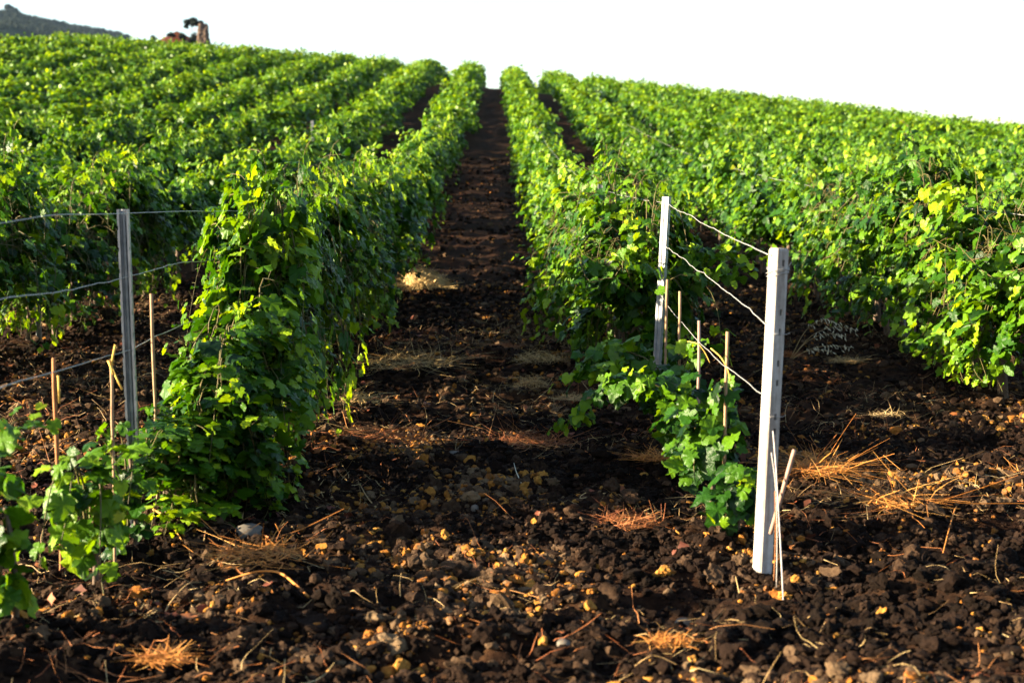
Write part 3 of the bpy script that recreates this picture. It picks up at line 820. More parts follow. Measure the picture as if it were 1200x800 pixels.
g = Geo(); g.tube([(.008, -.008, .86), (.02, -.01, .92), (.03, -.008, .965)], .005, 5); g.tube([(.01, -.01, .88), (.035, -.012, .82), (.055, -.01, .775)], .0045, 5); g.tube([(.0, -.01, .90), (.012, -.012, .87), (.02, -.01, .84)], .006, 5); link('twine_knot', g.mesh('twine_knot', M_TWINE), s2)
stick(row_x(180, 6.74), 6.74, 1.02, .008, 'brown stake half hidden at the edge of the big left vine', M_STAKE, (-.006, 0))
stick(row_x(779, 9.05), 9.05, 1.0, .009, 'tan stake close beside the bright leaning steel post', M_STAKE, (.012, 0))
stick(row_x(796, 8.33), 8.33, .94, .009, 'second stake right of the leaning steel post', M_STAKE, (.0, 0))
stick(row_x(820, 7.56), 7.56, .88, .009, 'pale stake midway between steel post and white post', M_PVC, (-.006, 0))
stick(row_x(851, 6.65), 6.65, .92, .009, 'tall tan stake nearest the white post', M_STAKE, (.004, 0))

# leaning stick and cords tied to the white post
o = link('leaning_stick', None) if False else None
def piece(name, pts, r, m, label, cat, group=None):
    g = Geo(); p = np.asarray(pts, float); b = p[0].copy(); g.tube(spline(p - b, 14), r, 6)
    return tag(link(name, g.mesh(name, m), loc=tuple(b)), label, cat, group)
b = at_depth(903, 625, 5.70); e = at_depth(931, 527, 5.62)
piece('leaning_stick', [b, (b + e) / 2, e], .009, M_PVC, 'reddish grey stick leaning behind the cords of the white post', 'stick')
c = [at_depth(*p) for p in ((906, 505, 5.72), (909, 540, 5.66), (912, 590, 5.6), (916, 660, 5.5), (919, 726, 5.40))]
piece('hanging_cord', c, .0034, M_CORD, 'thick pale cord hanging from white post down to soil', 'cord')
c = [at_depth(*p) for p in ((904, 530, 5.72), (909, 565, 5.66), (911, 620, 5.62), (910, 688, 5.58))]
piece('hanging_cord', c, .0022, M_CORD, 'thin pale string hanging between white post and thick cord', 'cord')
c = [at_depth(*p) for p in ((908, 575, 5.65), (909, 625, 5.60), (907, 680, 5.56))]
piece('hanging_cord', c, .002, M_RUSTSTAKE, 'thin rusty wire end beside the foot of white post', 'wire')

def wire_path(row, zs, y0, y1, kinks=None, seed=0, sag=.015, amp=.004):
    """zs: {y: height over the local ground}"""
    rng = np.random.default_rng(seed)
    yy = np.arange(y0, y1, .06 if y1 - y0 < 16 else .09); ky = sorted(zs); hz = np.interp(yy, ky, [zs[k][1] for k in ky]); hx = np.interp(yy, ky, [zs[k][0] for k in ky])
    gz = base_z(np.zeros_like(yy) + row, yy)
    n = len(yy)
    wob = np.convolve(rng.normal(0, 1, n + 6), np.ones(7) / 7, 'valid') * amp
    return np.stack([hx + wob * .6, yy, gz + hz + wob * 1.6], 1)

def wire(row, y0, y1, zs, label, seed, r=.0021, amp=.006):
    P = wire_path(row, zs, y0, y1, seed=seed, amp=amp)
    g = Geo(); b = P[0].copy(); g.tube(P - b, r * .85, 5)
    tag(link('trellis_wire', g.mesh('trellis_wire', M_WIRE), loc=tuple(b)), label, 'wire', 'trellis wires along the rows')

def wz(px, py, y):                     # x and height over ground of a picture point at depth y
    p = at_depth(px, py, y); return (p.x, p.z - float(base_z(np.array([p.x]), np.array([y]))[0]))
wx1 = .03
wire(ROWR, 5.77, 42, {5.74: wz(900, 299, 5.77), 6.5: wz(862, 281, 6.5), 7.6: (wz(828, 263, 7.6)), 9.86: wz(781, 238, 9.86), 14: (ROWR, 1.43), 42: (ROWR, 1.42)}, 'top wire of right row running down to the white post', 1, .0023)
wire(ROWR, 5.75, 42, {5.74: wz(896, 379, 5.77), 6.15: wz(876, 362, 6.15), 6.5: wz(862, 349, 6.5), 7.5: wz(826, 322, 7.5), 9.86: wz(777, 286, 9.86), 14: (ROWR, 1.12), 42: (ROWR, 1.1)}, 'kinked middle wire of right row fixed to white post', 2, .0023, .009)
wire(ROWR, 5.75, 42, {5.74: wz(892, 459, 5.77), 6.65: wz(849, 428, 6.65), 7.56: wz(818, 401, 7.56), 9.86: wz(773, 345, 9.86), 14: (ROWR, .80), 42: (ROWR, .8)}, 'lowest wire of right row passing the thin stakes', 3, .0021, .006)
wire(ROWL, 2.35, 42, {2.35: (ROWL, 1.42), 5.2: wz(60, 252, 5.2), 6.44: wz(150, 250, 6.42), 7.0: wz(195, 248, 7.0), 10: (ROWL, 1.40), 42: (ROWL, 1.4)}, 'top wire of left row crossing the head of the steel post', 4, .0021, .003)
wire(ROWL, 2.35, 42, {2.35: (ROWL, 1.20), 4.7: wz(0, 348, 4.66), 5.6: wz(85, 338, 5.6), 6.44: wz(150, 323, 6.42), 7.0: wz(195, 312, 7.0), 10: (ROWL, 1.1), 42: (ROWL, 1.1)}, 'sagging middle wire of left row behind the steel post', 5, .0023, .008)
wire(ROWL, 2.35, 42, {2.35: (ROWL, .90), 4.7: wz(0, 455, 4.66), 5.5: wz(80, 431, 5.5), 6.44: wz(152, 411, 6.42), 6.9: wz(182, 393, 6.9), 10: (ROWL, .82), 42: (ROWL, .8)}, 'lowest wire of left row tied to the stakes', 6, .0026, .006)
wire(3.77, 8.4, 42, {8.4: (3.77, 1.36), 42: (3.77, 1.42)}, 'top wire of the second row on the right, showing at its near end', 7, .0024)
# yellow tie round the low wire
c = [at_depth(*p) for p in ((833, 408, 6.66), (845, 418, 6.62), (853, 432, 6.6), (856, 446, 6.6))]
piece('twine_tie', c, .0028, M_TWINE, 'loop of yellow twine on the low wire by the tallest stake', 'twine')
c = [at_depth(*p) for p in ((806, 400, 7.5), (818, 402, 7.45), (826, 412, 7.45), (832, 425, 7.45))]
piece('twine_tie', c, .0026, M_TWINE, 'thin yellow twine tail on the low wire by the pale stake', 'twine')

# ------------------------------------------------------------------ vines
NEAR = [make_vine_meshes(100 + k, 0, 64, top=(1.15, 1.5), skirt=.2, step=.046, spikes=4) for k in range(7)]
MID = [make_vine_meshes(200 + k, 1, 40, top=(1.1, 1.5), skirt=.34, step=.054, width=.84, spikes=2, pets=False, sz=1.12) if k % 2 else make_vine_meshes(200 + k, 1, 40, top=(.95, 1.4), skirt=.36, step=.054, width=.8, spikes=5, pets=False, sz=1.08) for k in range(8)]

ORD = ['first', 'second', 'third', 'fourth', 'fifth', 'sixth', 'seventh', 'eighth', 'ninth', 'tenth', 'eleventh', 'twelfth', 'thirteenth', 'fourteenth'] + ['fifteenth', 'sixteenth', 'seventeenth', 'eighteenth', 'nineteenth', 'twentieth', 'outermost', 'outermost', 'outermost', 'outermost', 'outermost', 'outermost']
rows = [ROWL + 2.7 * k for k in range(-22, 24)]
def side_name(row):
    k = round((row - ROWL) / 2.7)
    return 'the %s %s row' % ((ORD[-k], 'left') if k <= 0 else (ORD[k - 1], 'right'))

cand = []
for row in rows:
    k = round((row - ROWL) / 2.7)
    start = {0: 8.45, 1: 10.6, 2: 8.6, -1: 10.6}.get(k, abs(row) / .40)
    y = start; j = 0
    while y < 60:
        if abs(row + (-.5 if row > 0 else .5)) / y < .375 or k in (0, 1): cand.append((math.hypot(row, y), row, y, j))
        y += .82; j += 1
cand.sort()
near300 = cand[:292]
YEND = max(c[2] for c in near300)
last_y = {}
rr = random.Random(4)
for d, row, y, j in near300:
    k = round((row - ROWL) / 2.7)
    last_y[k] = max(last_y.get(k, 0), y)
    if j < 8 or (k in (0, 1) and j < 14):
        lab = '%s full-size grapevine from the near end of %s' % (ORD[j], side_name(row))
    else:
        lab = ('leafy grapevine partway up %s' if d < 30 else 'leafy grapevine far up %s') % side_name(row)
    if k not in (0, 1, 2, -1) and j < 8: lab = lab.replace('near end', 'near visible end')
    lod = NEAR if d < 17 else MID
    ms = lod[rr.randrange(len(lod))]
    hs = rr.uniform(.92, 1.08) * (1 + .26 * (vnoise(np.array([row * 2.1]), np.array([y * .9]), 77)[0] - .5))
    if k == 0 and j == 0: hs *= 1.0
    if k == 0 and j in (1, 2, 3): hs *= 1.04
    if k == 1 and j == 0: hs *= .97
    x = row + rr.uniform(-.06, .06) + ({0: .26, 1: .22, 2: .16, 3: .1}.get(j, 0) if k == 0 else 0)
    if k == 1 and j in (0, 1, 2): hs *= 1.08
    ws = .62 if k == 0 and j < 3 else (.85 if k == 1 and j < 3 else 1.0)
    build_vine(ms, lab, x, y, rr.choice([0, math.pi]) + rr.uniform(-.08, .08), (rr.uniform(.85, 1.12) * ws, rr.uniform(1.0, 1.12), hs), 'grapevines trained along the rows')

# end of the left row: a curtain of leaves down to the soil
for q_, (cx_, cy_, hs_, sk_, lab_) in enumerate(((.27, 7.0, .68, .03, 'low leafy curtain vine at the near end of the first left row'), (.30, 7.42, .88, .03, 'rounded leafy vine hanging to the soil behind the low curtain vine'), (.33, 7.92, 1.10, .05, 'leafy vine bulging into the corridor behind the rounded vine'), (.10, 6.66, .45, .03, 'short leafy vine between the left steel post and the low curtain vine'))):
    build_vine(make_vine_meshes(301 + q_, 0, 74, half=.25, top=(1.0, 1.35), skirt=.02, step=.05, cordon=.5, spikes=0, width=.44 if q_ < 3 else .3), lab_, ROWL + cx_, cy_, 0, (1, 1, hs_), 'grapevines trained along the rows')

# posts standing inside the rows (tops show here and there)
for (x, y, lab) in ((ROWL - .02, 9.75, 'dark steel post sunk in the foliage of first left row'), (ROWL, 14.6, 'steel post hidden deeper in the left row'),
                    (ROWR, 14.8, 'steel post hidden in the tall right row'), (3.77, 13.0, 'steel post inside the second row on the right'),
                    (-4.33, 13.4, 'steel post inside the second row on the left'), (-4.33, 33.8, 'grey post top poking above the second left row')):
    metal_post(x, y, lab, (rr.uniform(-.02, .02), 0), rr.uniform(-.3, .3), (.9 if x < 0 and x > -3 else .97) if y < 15 else 1.1)

# young vines: hand-laid shoots
def young_vine(x, y, shoots, label, hgt=.4, seed=0, size=(.08, .13), dens=.05, cat='grapevine', side=.25):
    z0 = H(x, y); rng = np.random.default_rng(seed)
    t = thing('young_grapevine', label, cat, (x, y, z0), 0, 'small young grapevines at the row ends')
    tr = Geo(); tr.tube(spline([(0, 0, -.08), (.02, .01, hgt * .4), (-.01, .0, hgt)], 6), np.linspace(.014, .009, 6), 6)
    link('trunk', tr.mesh('trunk', M_BARK), t)
    V = []; cane = Geo()
    for sh in shoots:
        p = np.array([(a, b, c) for a, b, c in sh], float)
        p[0] = (p[0][0], p[0][1], p[0][2])
        p = spline(p, 12); cane.tube(p, np.linspace(.0055, .002, 12), 4, cap=False)
        L = np.linalg.norm(np.diff(p, axis=0), axis=1).sum()
        o = unit((p[-1] - p[0]) * np.array([1, 1, 0]) + np.array([-.2, -.4, 0])) * .5
        r = shoot_leaves(p, rng, dens, size, o); V.append(r)
        for a, b in zip(r[5], r[0]): cane.tube([a, b], [.0016, .0011], 3, cap=False)
        r = shoot_leaves(p, rng, dens * 1.1, size, -o * .4); V.append(r)
        r = shoot_leaves(p, rng, dens * 1.3, size, np.array([0, -.5, .2])); V.append(r)
        for q in range(int(L / .16)):
            k = rng.integers(2, 11); e = p[k] + rng.normal(0, side * .45, 3) * np.array([1, 1, .8])
            V.append(shoot_leaves(spline([p[k], (p[k] + e) / 2, e], 4), rng, dens * 1.1, (size[0] * .8, size[1] * .85), o * .3))
    V = [v for v in V if v is not None]
    pos, nor, tip, s, rn = [np.concatenate([r[i] for r in V]) for i in range(5)]
    v, tt, a = leaves(pos, nor, tip, s, rn, 0)
    link('canes', cane.mesh('canes', M_CANE), t); link('foliage', mesh_np('foliage', v, tt, M_LEAF, {'rnd': a}), t)
    return t

def rel(x, y, pts):
    z0 = H(x, y); out = []
    for px, py, d in pts:
        p = at_depth(px, py, d); out.append((p.x - x, p.y - y, p.z - z0))
    return out
Y1 = 6.25; X1 = row_x(866, Y1)
young_vine(X1, Y1, [[(0, 0, .05), (-.02, -.02, .2), (-.0, -.03, .34), (.03, -.05, .26)], [(0, 0, .08), (-.06, -.06, .2), (-.05, -.08, .12)], [(0, 0, .1), (.05, -.02, .25), (.05, -.06, .1)]],
           'low bushy young vine right beside the white post', .22, 1, (.07, .12), .045, side=.16)
Y2 = 6.8; X2 = row_x(835, Y2)
young_vine(X2, Y2, [rel(X2, Y2, [(835, 560, 6.8), (832, 500, 6.8), (840, 455, 6.75), (855, 450, 6.7)]), rel(X2, Y2, [(830, 560, 6.8), (815, 510, 6.8), (812, 470, 6.8), (800, 452, 6.85)]),
                    rel(X2, Y2, [(835, 540, 6.8), (822, 520, 6.7), (812, 540, 6.6), (815, 565, 6.55)]), rel(X2, Y2, [(835, 520, 6.8), (850, 500, 6.7), (856, 530, 6.6)])],
           'young vine climbing the tall tan stake near white post', .5, 2, (.08, .125), .05, side=.2)
Y3 = 7.55; X3 = row_x(815, Y3)
young_vine(X3, Y3, [rel(X3, Y3, [(815, 540, 7.55), (812, 480, 7.6), (790, 450, 7.6), (745, 440, 7.7), (700, 462, 7.8), (672, 490, 7.9), (650, 500, 8.0)]),
                    rel(X3, Y3, [(815, 530, 7.55), (805, 480, 7.5), (780, 455, 7.5), (748, 442, 7.5), (735, 432, 7.5)]),
                    rel(X3, Y3, [(815, 520, 7.55), (800, 490, 7.45), (790, 505, 7.4), (800, 540, 7.4)])],
           'young vine sprawling left with a long low arching shoot', .45, 3, (.075, .125), .045, side=.2)
Y4 = 8.35; X4 = row_x(797, Y4)
young_vine(X4, Y4, [rel(X4, Y4, [(795, 500, 8.35), (785, 440, 8.4), (750, 410, 8.4), (710, 410, 8.5), (680, 425, 8.5), (655, 450, 8.6)]),
                    rel(X4, Y4, [(795, 500, 8.35), (780, 460, 8.3), (745, 440, 8.3), (718, 425, 8.4), (690, 440, 8.45)]),
                    rel(X4, Y4, [(797, 480, 8.35), (800, 430, 8.3), (812, 408, 8.2), (822, 400, 8.2)])],
           'young vine with two leafy arms reaching left over straw', .45, 4, (.08, .13), .05, side=.22)
Y5 = 9.1; X5 = row_x(780, Y5)
young_vine(X5, Y5, [rel(X5, Y5, [(780, 490, 9.1), (765, 440, 9.15), (742, 415, 9.2), (715, 405, 9.2)]), rel(X5, Y5, [(780, 490, 9.1), (760, 450, 9.0), (735, 432, 9.0), (705, 436, 9.0)]),
                    rel(X5, Y5, [(780, 490, 9.1), (792, 460, 9.1), (800, 440, 9.1), (806, 430, 9.1)])],
           'spreading young vine at the foot of the leaning steel post', .3, 5, (.08, .125), .05, side=.2)
# arching shoots reaching right of the steel post
Y6 = 10.3; X6 = row_x(775, Y6)
young_vine(X6, Y6, [rel(X6, Y6, [(775, 470, 10.3), (780, 360, 10.3), (800, 300, 10.3), (830, 288, 10.3), (860, 305, 10.3), (880, 325, 10.3)]),
                    rel(X6, Y6, [(775, 470, 10.3), (785, 370, 10.3), (815, 320, 10.3), (845, 320, 10.3), (866, 320, 10.3)]),
                    rel(X6, Y6, [(775, 470, 10.3), (770, 370, 10.2), (765, 300, 10.2), (758, 260, 10.2)]), rel(X6, Y6, [(775, 470, 10.3), (760, 370, 10.2), (745, 300, 10.2), (735, 240, 10.2)]),
                    rel(X6, Y6, [(775, 470, 10.3), (755, 400, 10.2), (730, 350, 10.2), (720, 290, 10.2)])],
           'vine behind the steel post throwing an arching shoot to the right', .55, 6, (.08, .13), .05, side=.3)
# small vines of the left row, in front of the steel post
for kk, (px, d, sh, lab) in enumerate((
    (150, 6.15, [[(150, 640, 6.15), (148, 540, 6.1), (140, 500, 6.1), (128, 492, 6.0)], [(150, 640, 6.15), (150, 560, 6.05), (158, 530, 6.0), (150, 590, 5.9)], [(150, 600, 6.15), (135, 540, 6), (120, 510, 6), (100, 520, 5.9)]], 'small leafy vine hugging the left steel post'),
    (100, 5.6, [[(105, 660, 5.6), (105, 560, 5.55), (115, 530, 5.5), (120, 590, 5.4), (115, 660, 5.3), (122, 700, 5.25)], [(105, 660, 5.6), (95, 560, 5.5), (80, 520, 5.5), (60, 560, 5.4), (50, 620, 5.35), (45, 670, 5.3)],
                [(105, 650, 5.6), (100, 560, 5.5), (85, 540, 5.4), (80, 600, 5.35), (70, 640, 5.3)], [(105, 640, 5.6), (120, 540, 5.5), (135, 530, 5.5), (145, 590, 5.45)]], 'drooping small vine between the rusty stake and steel post'),
    (2, 4.9, [[(2, 760, 4.9), (-5, 560, 4.9), (5, 500, 5), (28, 486, 5.1), (48, 492, 5.1)], [(2, 760, 4.9), (-10, 600, 4.8), (-30, 500, 4.7), (-50, 560, 4.6)], [(2, 700, 4.9), (-5, 520, 4.9), (-15, 480, 4.8), (-30, 510, 4.7)], [(2, 760, 4.9), (-2, 640, 4.85), (-6, 600, 4.8), (-4, 720, 4.75)]], 'blurred dark vine cut by the left picture edge'))):
    xx = row_x(px, d)
    young_vine(xx, d, [rel(xx, d, s) for s in sh], lab, .45, 20 + kk, (.07, .115), .12, side=.10)

# ------------------------------------------------------------------ the rest of the vineyard: thousands of vines as one mass
def far_rows():
    rng = np.random.default_rng(77); pos = []; nor = []; tip = []; sz = []; rn = []
    for row in rows:
        k = round((row - ROWL) / 2.7)
        y0 = last_y.get(k, None)
        y0 = (y0 + .75) if y0 else max(abs(row) / .42, 25)
        y1 = 119
        if row < -32: y1 = 101
        if y0 >= y1: continue
        y = y0
        while y < y1:
            y2 = min(y + 10, y1); D = math.hypot(row, y)
            per = 470 if D < 60 else (350 if D < 80 else 270)
            n = int((y2 - y) * per)
            yy = rng.uniform(y, y2, n)
            amp = vnoise(np.full(n, row * 3.3), yy * 1.15, 91); amp2 = vnoise(np.full(n, row * 1.3), yy * 2.9, 92)
            top = .80 + .40 * amp + .42 * amp2 ** 1.4
            wid = .28 + .36 * vnoise(np.full(n, row * 5.3), yy * 1.4, 93)
            th = rng.uniform(-.15, np.pi + .15, n)              # round the hedge section
            rad = 1 - .35 * rng.random(n) ** 1.6
            cz = .78
            lx = wid * np.cos(th) * rad; up = np.sin(th)
            z = np.where(up > .55, cz + (top - cz) * (.55 + .45 * up) * rad, rng.uniform(.25, 1.2, n))
            lx = np.where(up > .55, wid * 1.05 * np.cos(th) * rad, np.sign(np.cos(th)) * wid * rng.uniform(.75, 1.1, n))
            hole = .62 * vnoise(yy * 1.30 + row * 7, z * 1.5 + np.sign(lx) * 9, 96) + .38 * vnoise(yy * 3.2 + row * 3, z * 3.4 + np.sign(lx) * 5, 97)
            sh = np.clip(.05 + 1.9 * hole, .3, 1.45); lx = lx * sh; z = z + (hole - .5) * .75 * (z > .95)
            x = row + lx + (vnoise(yy * .4, np.full(n, row), 95) - .5) * .25
            kp = (hole > .43) | (rng.random(n) < .10)
            x, yy, z, th, hole = x[kp], yy[kp], z[kp], th[kp], hole[kp]; n = len(x)
            pos.append(np.stack([x, yy, base_z(x, yy) + z], 1))
            out = np.stack([np.cos(th), np.zeros(n), np.sin(th).clip(0)], 1)
            nor.append(unit(.65 * out + np.array([0, 0, .5]) + .15 * SUNV + rng.normal(0, .45, (n, 3))))
            tip.append(out * .5 + np.array([0, 0, -.9]) + rng.normal(0, .4, (n, 3)))
            sz.append(rng.uniform(.10, .17, n) * (1.0 if D < 60 else 1.12))
            rn.append(np.clip(rng.beta(4, 4, n) * .62 + .1 + .10 * (z - .6) + (hole - .5) * .45, 0, .85))  # hollows and lower leaves darker: row shading painted into the tone
            m_ = int((y2 - y) * 2.6)                            # stray shoots standing above the row
            for _s in range(m_):
                b = np.array([row + rng.normal(0, .16), rng.uniform(y, y2), 0]); lean = rng.normal(0, .22, 2); hh_ = rng.uniform(.2, .55); kk = 9
                f_ = np.linspace(0, 1, kk)[:, None]
                pp = b + np.concatenate([f_ * lean[0], f_ * lean[1], 1.15 + f_ * hh_], 1)
                pp[:, 2] += base_z(pp[:, 0], pp[:, 1]); pp += rng.normal(0, .035, pp.shape)
                pos.append(pp); nor.append(unit(rng.normal(0, 1, (kk, 3)) + np.array([-.3, -.3, .3]))); tip.append(rng.normal(0, .6, (kk, 3)) - np.array([0, 0, .5]))
                sz.append(rng.uniform(.09, .15, kk)); rn.append(np.clip(rng.normal(.6, .1, kk), 0, .85))
            y = y2
    pos, nor, tip, sz, rn = map(np.concatenate, (pos, nor, tip, sz, rn))
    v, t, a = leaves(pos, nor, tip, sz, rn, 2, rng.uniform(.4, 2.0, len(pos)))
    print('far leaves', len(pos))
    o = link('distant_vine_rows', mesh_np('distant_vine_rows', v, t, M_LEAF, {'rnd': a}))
    tag(o, 'mass of green vine rows covering the upper slope to the skyline', 'vineyard', kind='stuff')
far_rows()

# ------------------------------------------------------------------ knoll with ruin, trees, distant hill
def crown(cx, cy, cz, lobes, n, s, m, name='crown', parent=None, seed=0):
    rng = np.random.default_rng(seed); P = []; O = []
    for (x, y, z, r, rz) in lobes:
        d = unit(rng.normal(0, 1, (n, 3))); rad = r * rng.uniform(.55, 1.08, (n, 1))
        P.append(np.array([x, y, z]) + d * rad * np.array([1, 1, rz])); O.append(d)
    P = np.concatenate(P); O = np.concatenate(O); k = len(P)
    v, t, a = leaves(P, unit(O + np.array([0, 0, .3]) + rng.normal(0, .4, (k, 3))), rng.normal(0, 1, (k, 3)), rng.uniform(.6, 1.3, k) * s, rng.random(k), 2)
    return link(name, mesh_np(name, v, t, m, {'rnd': a}), parent)

def zb(x, y): return float(base_z(np.array([x]), np.array([y]))[0])
def tree(px, y, label, trunk_h, lobes, m, name, n=120, s=.5, r=.18, cat='tree', sink=0):
    x = at_depth(px, 50, y).x
    z = zb(x, y) - sink if not isinstance(sink, tuple) else sink[0]
    t = thing(name, label, cat, (x, y, z))
    g = Geo(); g.tube(spline([(0, 0, -.3), (r * .6, 0, trunk_h * .5), (-r * .3, 0, trunk_h)], 7), np.linspace(r, r * .55, 7), 6)
    for k, (lx, ly, lz, lr, rz) in enumerate(lobes[:4]): g.tube([(0, 0, trunk_h * .8), (lx * .6, ly * .6, lz - lr * rz * .3)], [r * .5, r * .25], 5)
    link('trunk', g.mesh('trunk', M_BARK), t)
    crown(0, 0, 0, lobes, n, s, m, parent=t, seed=int(px))
    return t
KY = 258
# pine on the knoll: thin trunk, flat ragged crown
kz = zb(at_depth(227, 45, KY).x, KY)
topz = at_depth(227, 21, KY).z - kz
tree(225, KY, 'umbrella pine with flat dark crown beside the ruin', topz - 1.1, [(-.7, 0, topz - .9, .75, .75), (.3, .2, topz - .6, .8, .7), (1.2, 0, topz - 1.15, .6, .7), (.4, -.4, topz - 1.2, .6, .6), (-1.0, .1, topz - 1.6, .4, .7), (1.65, .1, topz - .95, .35, .8)], M_TREE, 'umbrella_pine', 170, .34, .07)
def bush_at(px, py_top, w_px, y, label, m, seed=0):
    p = at_depth(px, py_top, y); z0 = zb(p.x, y); h = max(p.z - z0, .8); w = w_px * y / 1667 / 2
    tree(px, y, label, h * .35, [(-w * .45, 0, h * .5, w * .6, h / w * .45), (w * .4, .2, h * .45, w * .6, h / w * .42), (0, -.2, h * .62, w * .6, h / w * .4)], m, 'bush', 90, .45 * max(w, .6) / 1.2, .1, 'bush')
bush_at(228, 35, 11, KY - 1, 'dark round bush at the foot of the umbrella pine', M_TREE)
bush_at(180, 39, 9, 250, 'greyish bush at the left end of the red knoll', M_OLIVE)
bush_at(201, 37, 10, 256, 'dark scrub bush on the left shoulder of the red knoll', M_TREE)
bush_at(214, 36, 9, 257, 'dark scrub bush near the top of the red knoll', M_TREE)
bush_at(265, 46, 9, 250, 'low dark bush right of the ruin', M_TREE)

def ruin():
    x = at_depth(238, 40, 256).x; z = zb(x, 256)
    t = thing('ruined_tower', 'crumbling stone tower stump with low broken wall on red knoll', 'ruin', (x, 256, z))
    topz = at_depth(238, 28, 256).z - z
    rng = np.random.default_rng(2); V = []; Q = []; n = 18; m = 14
    for k in range(m):
        f = k / (m - 1)
        for j in range(n):
            a = j / n * 2 * np.pi
            r = (1.4 - .60 * f ** .7) * (1 + rng.normal(0, .06)); h = f * topz * (1 + (.10 * math.sin(a * 2 + 1) + rng.normal(0, .03)) * f)
            sq = min(1 / max(abs(math.cos(a)), abs(math.sin(a))), 1.2)
            V.append((r * sq * math.cos(a) * (1 if k < m - 1 else .6), r * sq * math.sin(a) * (1 if k < m - 1 else .6), h - .3))
    for k in range(m - 1):
        for j in range(n): Q.append((k * n + j, k * n + (j + 1) % n, (k + 1) * n + (j + 1) % n, (k + 1) * n + j))
    T = [((m - 1) * n, (m - 1) * n + j, (m - 1) * n + j + 1) for j in range(1, n - 1)]
    link('tower_stump', mesh_np('tower_stump', V, [np.array(Q), np.array(T)], M_RUIN, smooth=False), t)
    g = Geo()
    for k in range(13):
        bx = .9 + k * .24; hh = (3.0 - .09 * k + rng.uniform(-.12, .12)) * (1.0 if k not in (5, 6) else .75)
        dzz = zb(x + bx, 256) - z
        g.box((bx, rng.normal(0, .05), dzz + hh / 2 - .6), (.25, .6, hh + 1.2), rng.normal(0, .05))
    g.box((3.9, 0, zb(x + 3.9, 256) - z + .55), (.5, .8, 2.2), .1)
    link('broken_wall', g.mesh('broken_wall', M_RUIN, smooth=False), t)
ruin()

# far blue hill with its wood
def hill():
    prof_px = [(-400, 4), (-200, 8), (-60, 14), (0, 22), (15, 20), (30, 25), (60, 31), (100, 37), (130, 42), (165, 48), (220, 56), (300, 75), (420, 120), (560, 190)]
    D = 1500.0
    hx = np.array([at_depth(p[0], p[1], D).x for p in prof_px]); hz = np.array([at_depth(p[0], p[1], D).z for p in prof_px])
    X = np.linspace(hx[0], hx[-1], 240); Yv = np.concatenate([np.linspace(560, 1500, 80), np.linspace(1520, 2300, 30)])
    XX, YY = np.meshgrid(X, Yv)
    s = np.clip((YY - 560) / 940, 0, 1)
    ridge = np.interp(XX * np.where(YY < 1500, D / YY, 1), hx, hz)
    cam_ang = (ridge - 1.6) / D
    up = np.where(YY < 1500, 1.6 + cam_ang * YY * (.80 + .2 * s ** 1.1), ridge - (YY - 1500) * .28)
    Zh = up + (vnoise(XX * .012, YY * .012, 51) - .5) * 9 * s + (vnoise(XX * .06, YY * .06, 52) - .5) * 3 * s
    Zh = np.where(YY < 600, Zh - (600 - YY) * 1.9, Zh)
    ny, nx = XX.shape
    i = (np.arange(ny - 1)[:, None] * nx + np.arange(nx - 1)[None]).ravel()
    o = link('hill', mesh_np('hill', np.stack([XX, YY, Zh], -1).reshape(-1, 3), np.stack([i, i + 1, i + nx + 1, i + nx], 1), M_HILL))
    tag(o, 'distant blue green hill falling to the right behind the vineyard', 'hill', kind='structure')
    # woodland on it
    rng = np.random.default_rng(8); P = []; O = []
    nT = 2600
    tx = rng.uniform(-640, -380, nT); ty = rng.uniform(1120, 1500, nT); k = rng.random(nT) < .32; ty[k] = rng.uniform(1480, 1502, k.sum())
    ix = np.clip(((tx - X[0]) / (X[1] - X[0])).astype(int), 0, nx - 1); iy = np.clip(np.searchsorted(Yv, ty), 0, ny - 1)
    tz = Zh[iy, ix]
    tr = rng.uniform(2, 4.2, nT)
    d = unit(rng.normal(0, 1, (nT, 36, 3)))
    Pp = np.stack([tx, ty, tz + tr * .6], 1)[:, None] + d * tr[:, None, None] * rng.uniform(.5, 1, (nT, 36, 1))
    Pp = Pp.reshape(-1, 3); dd = d.reshape(-1, 3)
    v, t, a = leaves(Pp, dd, rng.normal(0, 1, Pp.shape), rng.uniform(1.0, 1.8, len(Pp)), rng.random(len(Pp)), 2)
    o = link('woodland', mesh_np('woodland', v, t, M_TREE, {'rnd': a}))
    tag(o, 'scrubby woodland covering the distant hill', 'woodland', kind='stuff')
    for px, py, r, h, lab in ((11.5, 14, 4.2, 8.5, 'bushy pine at the summit of the distant hill'), (19, 16, 2.2, 6.5, 'small thin pine right of the bushy summit pine')):
        p = at_depth(px, py, 1490); jx = int(np.clip((p.x - X[0]) / (X[1] - X[0]), 0, nx - 1)); zz = Zh[79, jx]
        hh = max(p.z - zz, h)
        tree(px, 1490, lab, hh * .6, [(-r * .4, 0, hh - r * .5, r * .6, .8), (r * .45, 1, hh - r * .7, r * .6, .7), (0, 0, hh - r * .3, r * .55, .7)], M_TREE, 'hill_pine', 70, 2.2, .5, sink=(zz,))
hill()

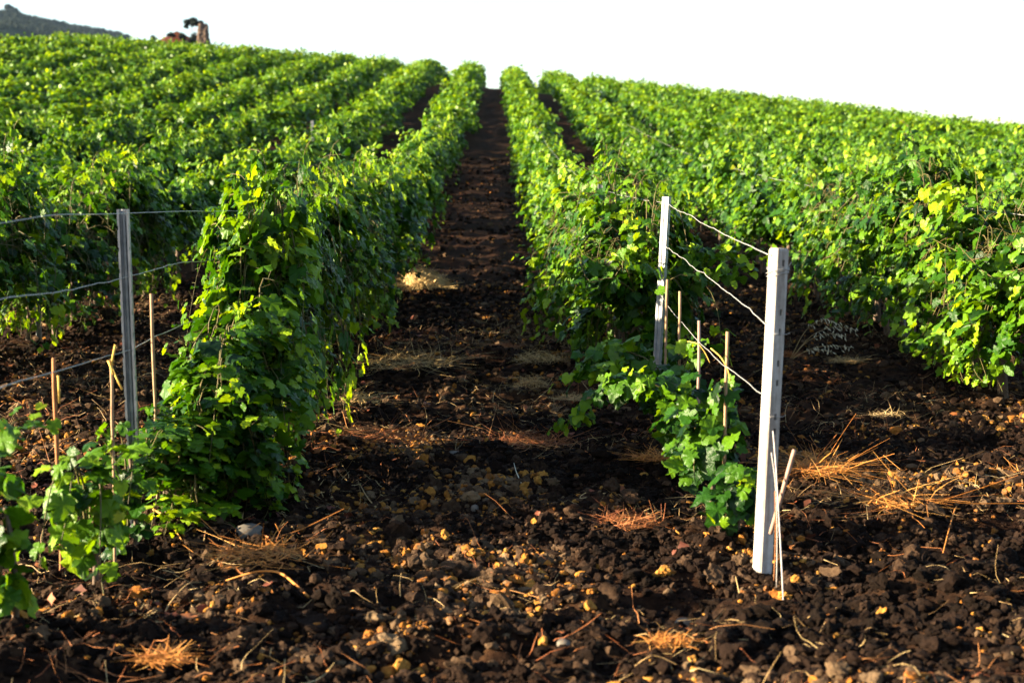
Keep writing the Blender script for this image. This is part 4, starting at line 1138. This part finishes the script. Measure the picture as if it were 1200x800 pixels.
# grey-green treetop just over the crest
p = at_depth(485, 80, 150)
z0 = zb(p.x, 150)
tree(485, 150, 'grey green olive top just over the crest left of the corridor', (p.z - z0) * .6, [(-.5, 0, p.z - z0 - .9, .9, .8), (.6, .2, p.z - z0 - 1.1, .8, .8)], M_OLIVE, 'olive_tree', 120, .4, .15)

# ------------------------------------------------------------------ air, light, view
def haze():
    g = Geo(); lo, hi = -45.0, 240.0
    g.box((0, 1110, (lo + hi) / 2), (4900, 3120, hi - lo))
    m = bpy.data.materials.new('haze_air'); m.use_nodes = True; nt = m.node_tree
    nt.nodes.remove(nt.nodes['Principled BSDF'])
    v = nt.nodes.new('ShaderNodeVolumePrincipled'); v.inputs['Density'].default_value = .00003
    v.inputs['Color'].default_value = (.45, .68, 1, 1); v.inputs['Anisotropy'].default_value = .1
    nt.links.new(v.outputs[0], nt.nodes['Material Output'].inputs['Volume'])
    tag(link('haze', g.mesh('haze', m, False)), 'thin bluish haze over the distance', 'haze', kind='stuff')
haze()

w = bpy.data.worlds.new('World'); sc.world = w; w.use_nodes = True
nt = w.node_tree; bg = nt.nodes['Background']
sky = nt.nodes.new('ShaderNodeTexSky'); sky.sky_type = 'NISHITA'; sky.sun_disc = False
sky.sun_elevation = SUN_EL; sky.sun_rotation = math.atan2(SUNV[0], SUNV[1])
sky.air_density = 1.0; sky.dust_density = 1.0; sky.ozone_density = 1.0
nt.links.new(sky.outputs[0], bg.inputs[0]); bg.inputs[1].default_value = .05

sd = bpy.data.lights.new('sun', 'SUN'); sd.energy = 5.0; sd.angle = R(.55); sd.color = (1.0, .83, .57)
so = bpy.data.objects.new('sun', sd); C.objects.link(so)
so.rotation_mode = 'QUATERNION'; so.rotation_quaternion = Vector(SUNV).to_track_quat('Z', 'Y'); so.location = (-20, -10, 15)

vs = sc.view_settings
vs.view_transform = 'Standard'; vs.look = 'None'; vs.gamma = 1; vs.exposure = 2.8; vs.use_curve_mapping = False
sc.cycles.max_bounces = 8; sc.cycles.diffuse_bounces = 1; sc.cycles.transmission_bounces = 4; sc.cycles.volume_bounces = 0
sc.cycles.transparent_max_bounces = 4
sc.cycles.use_denoising = True
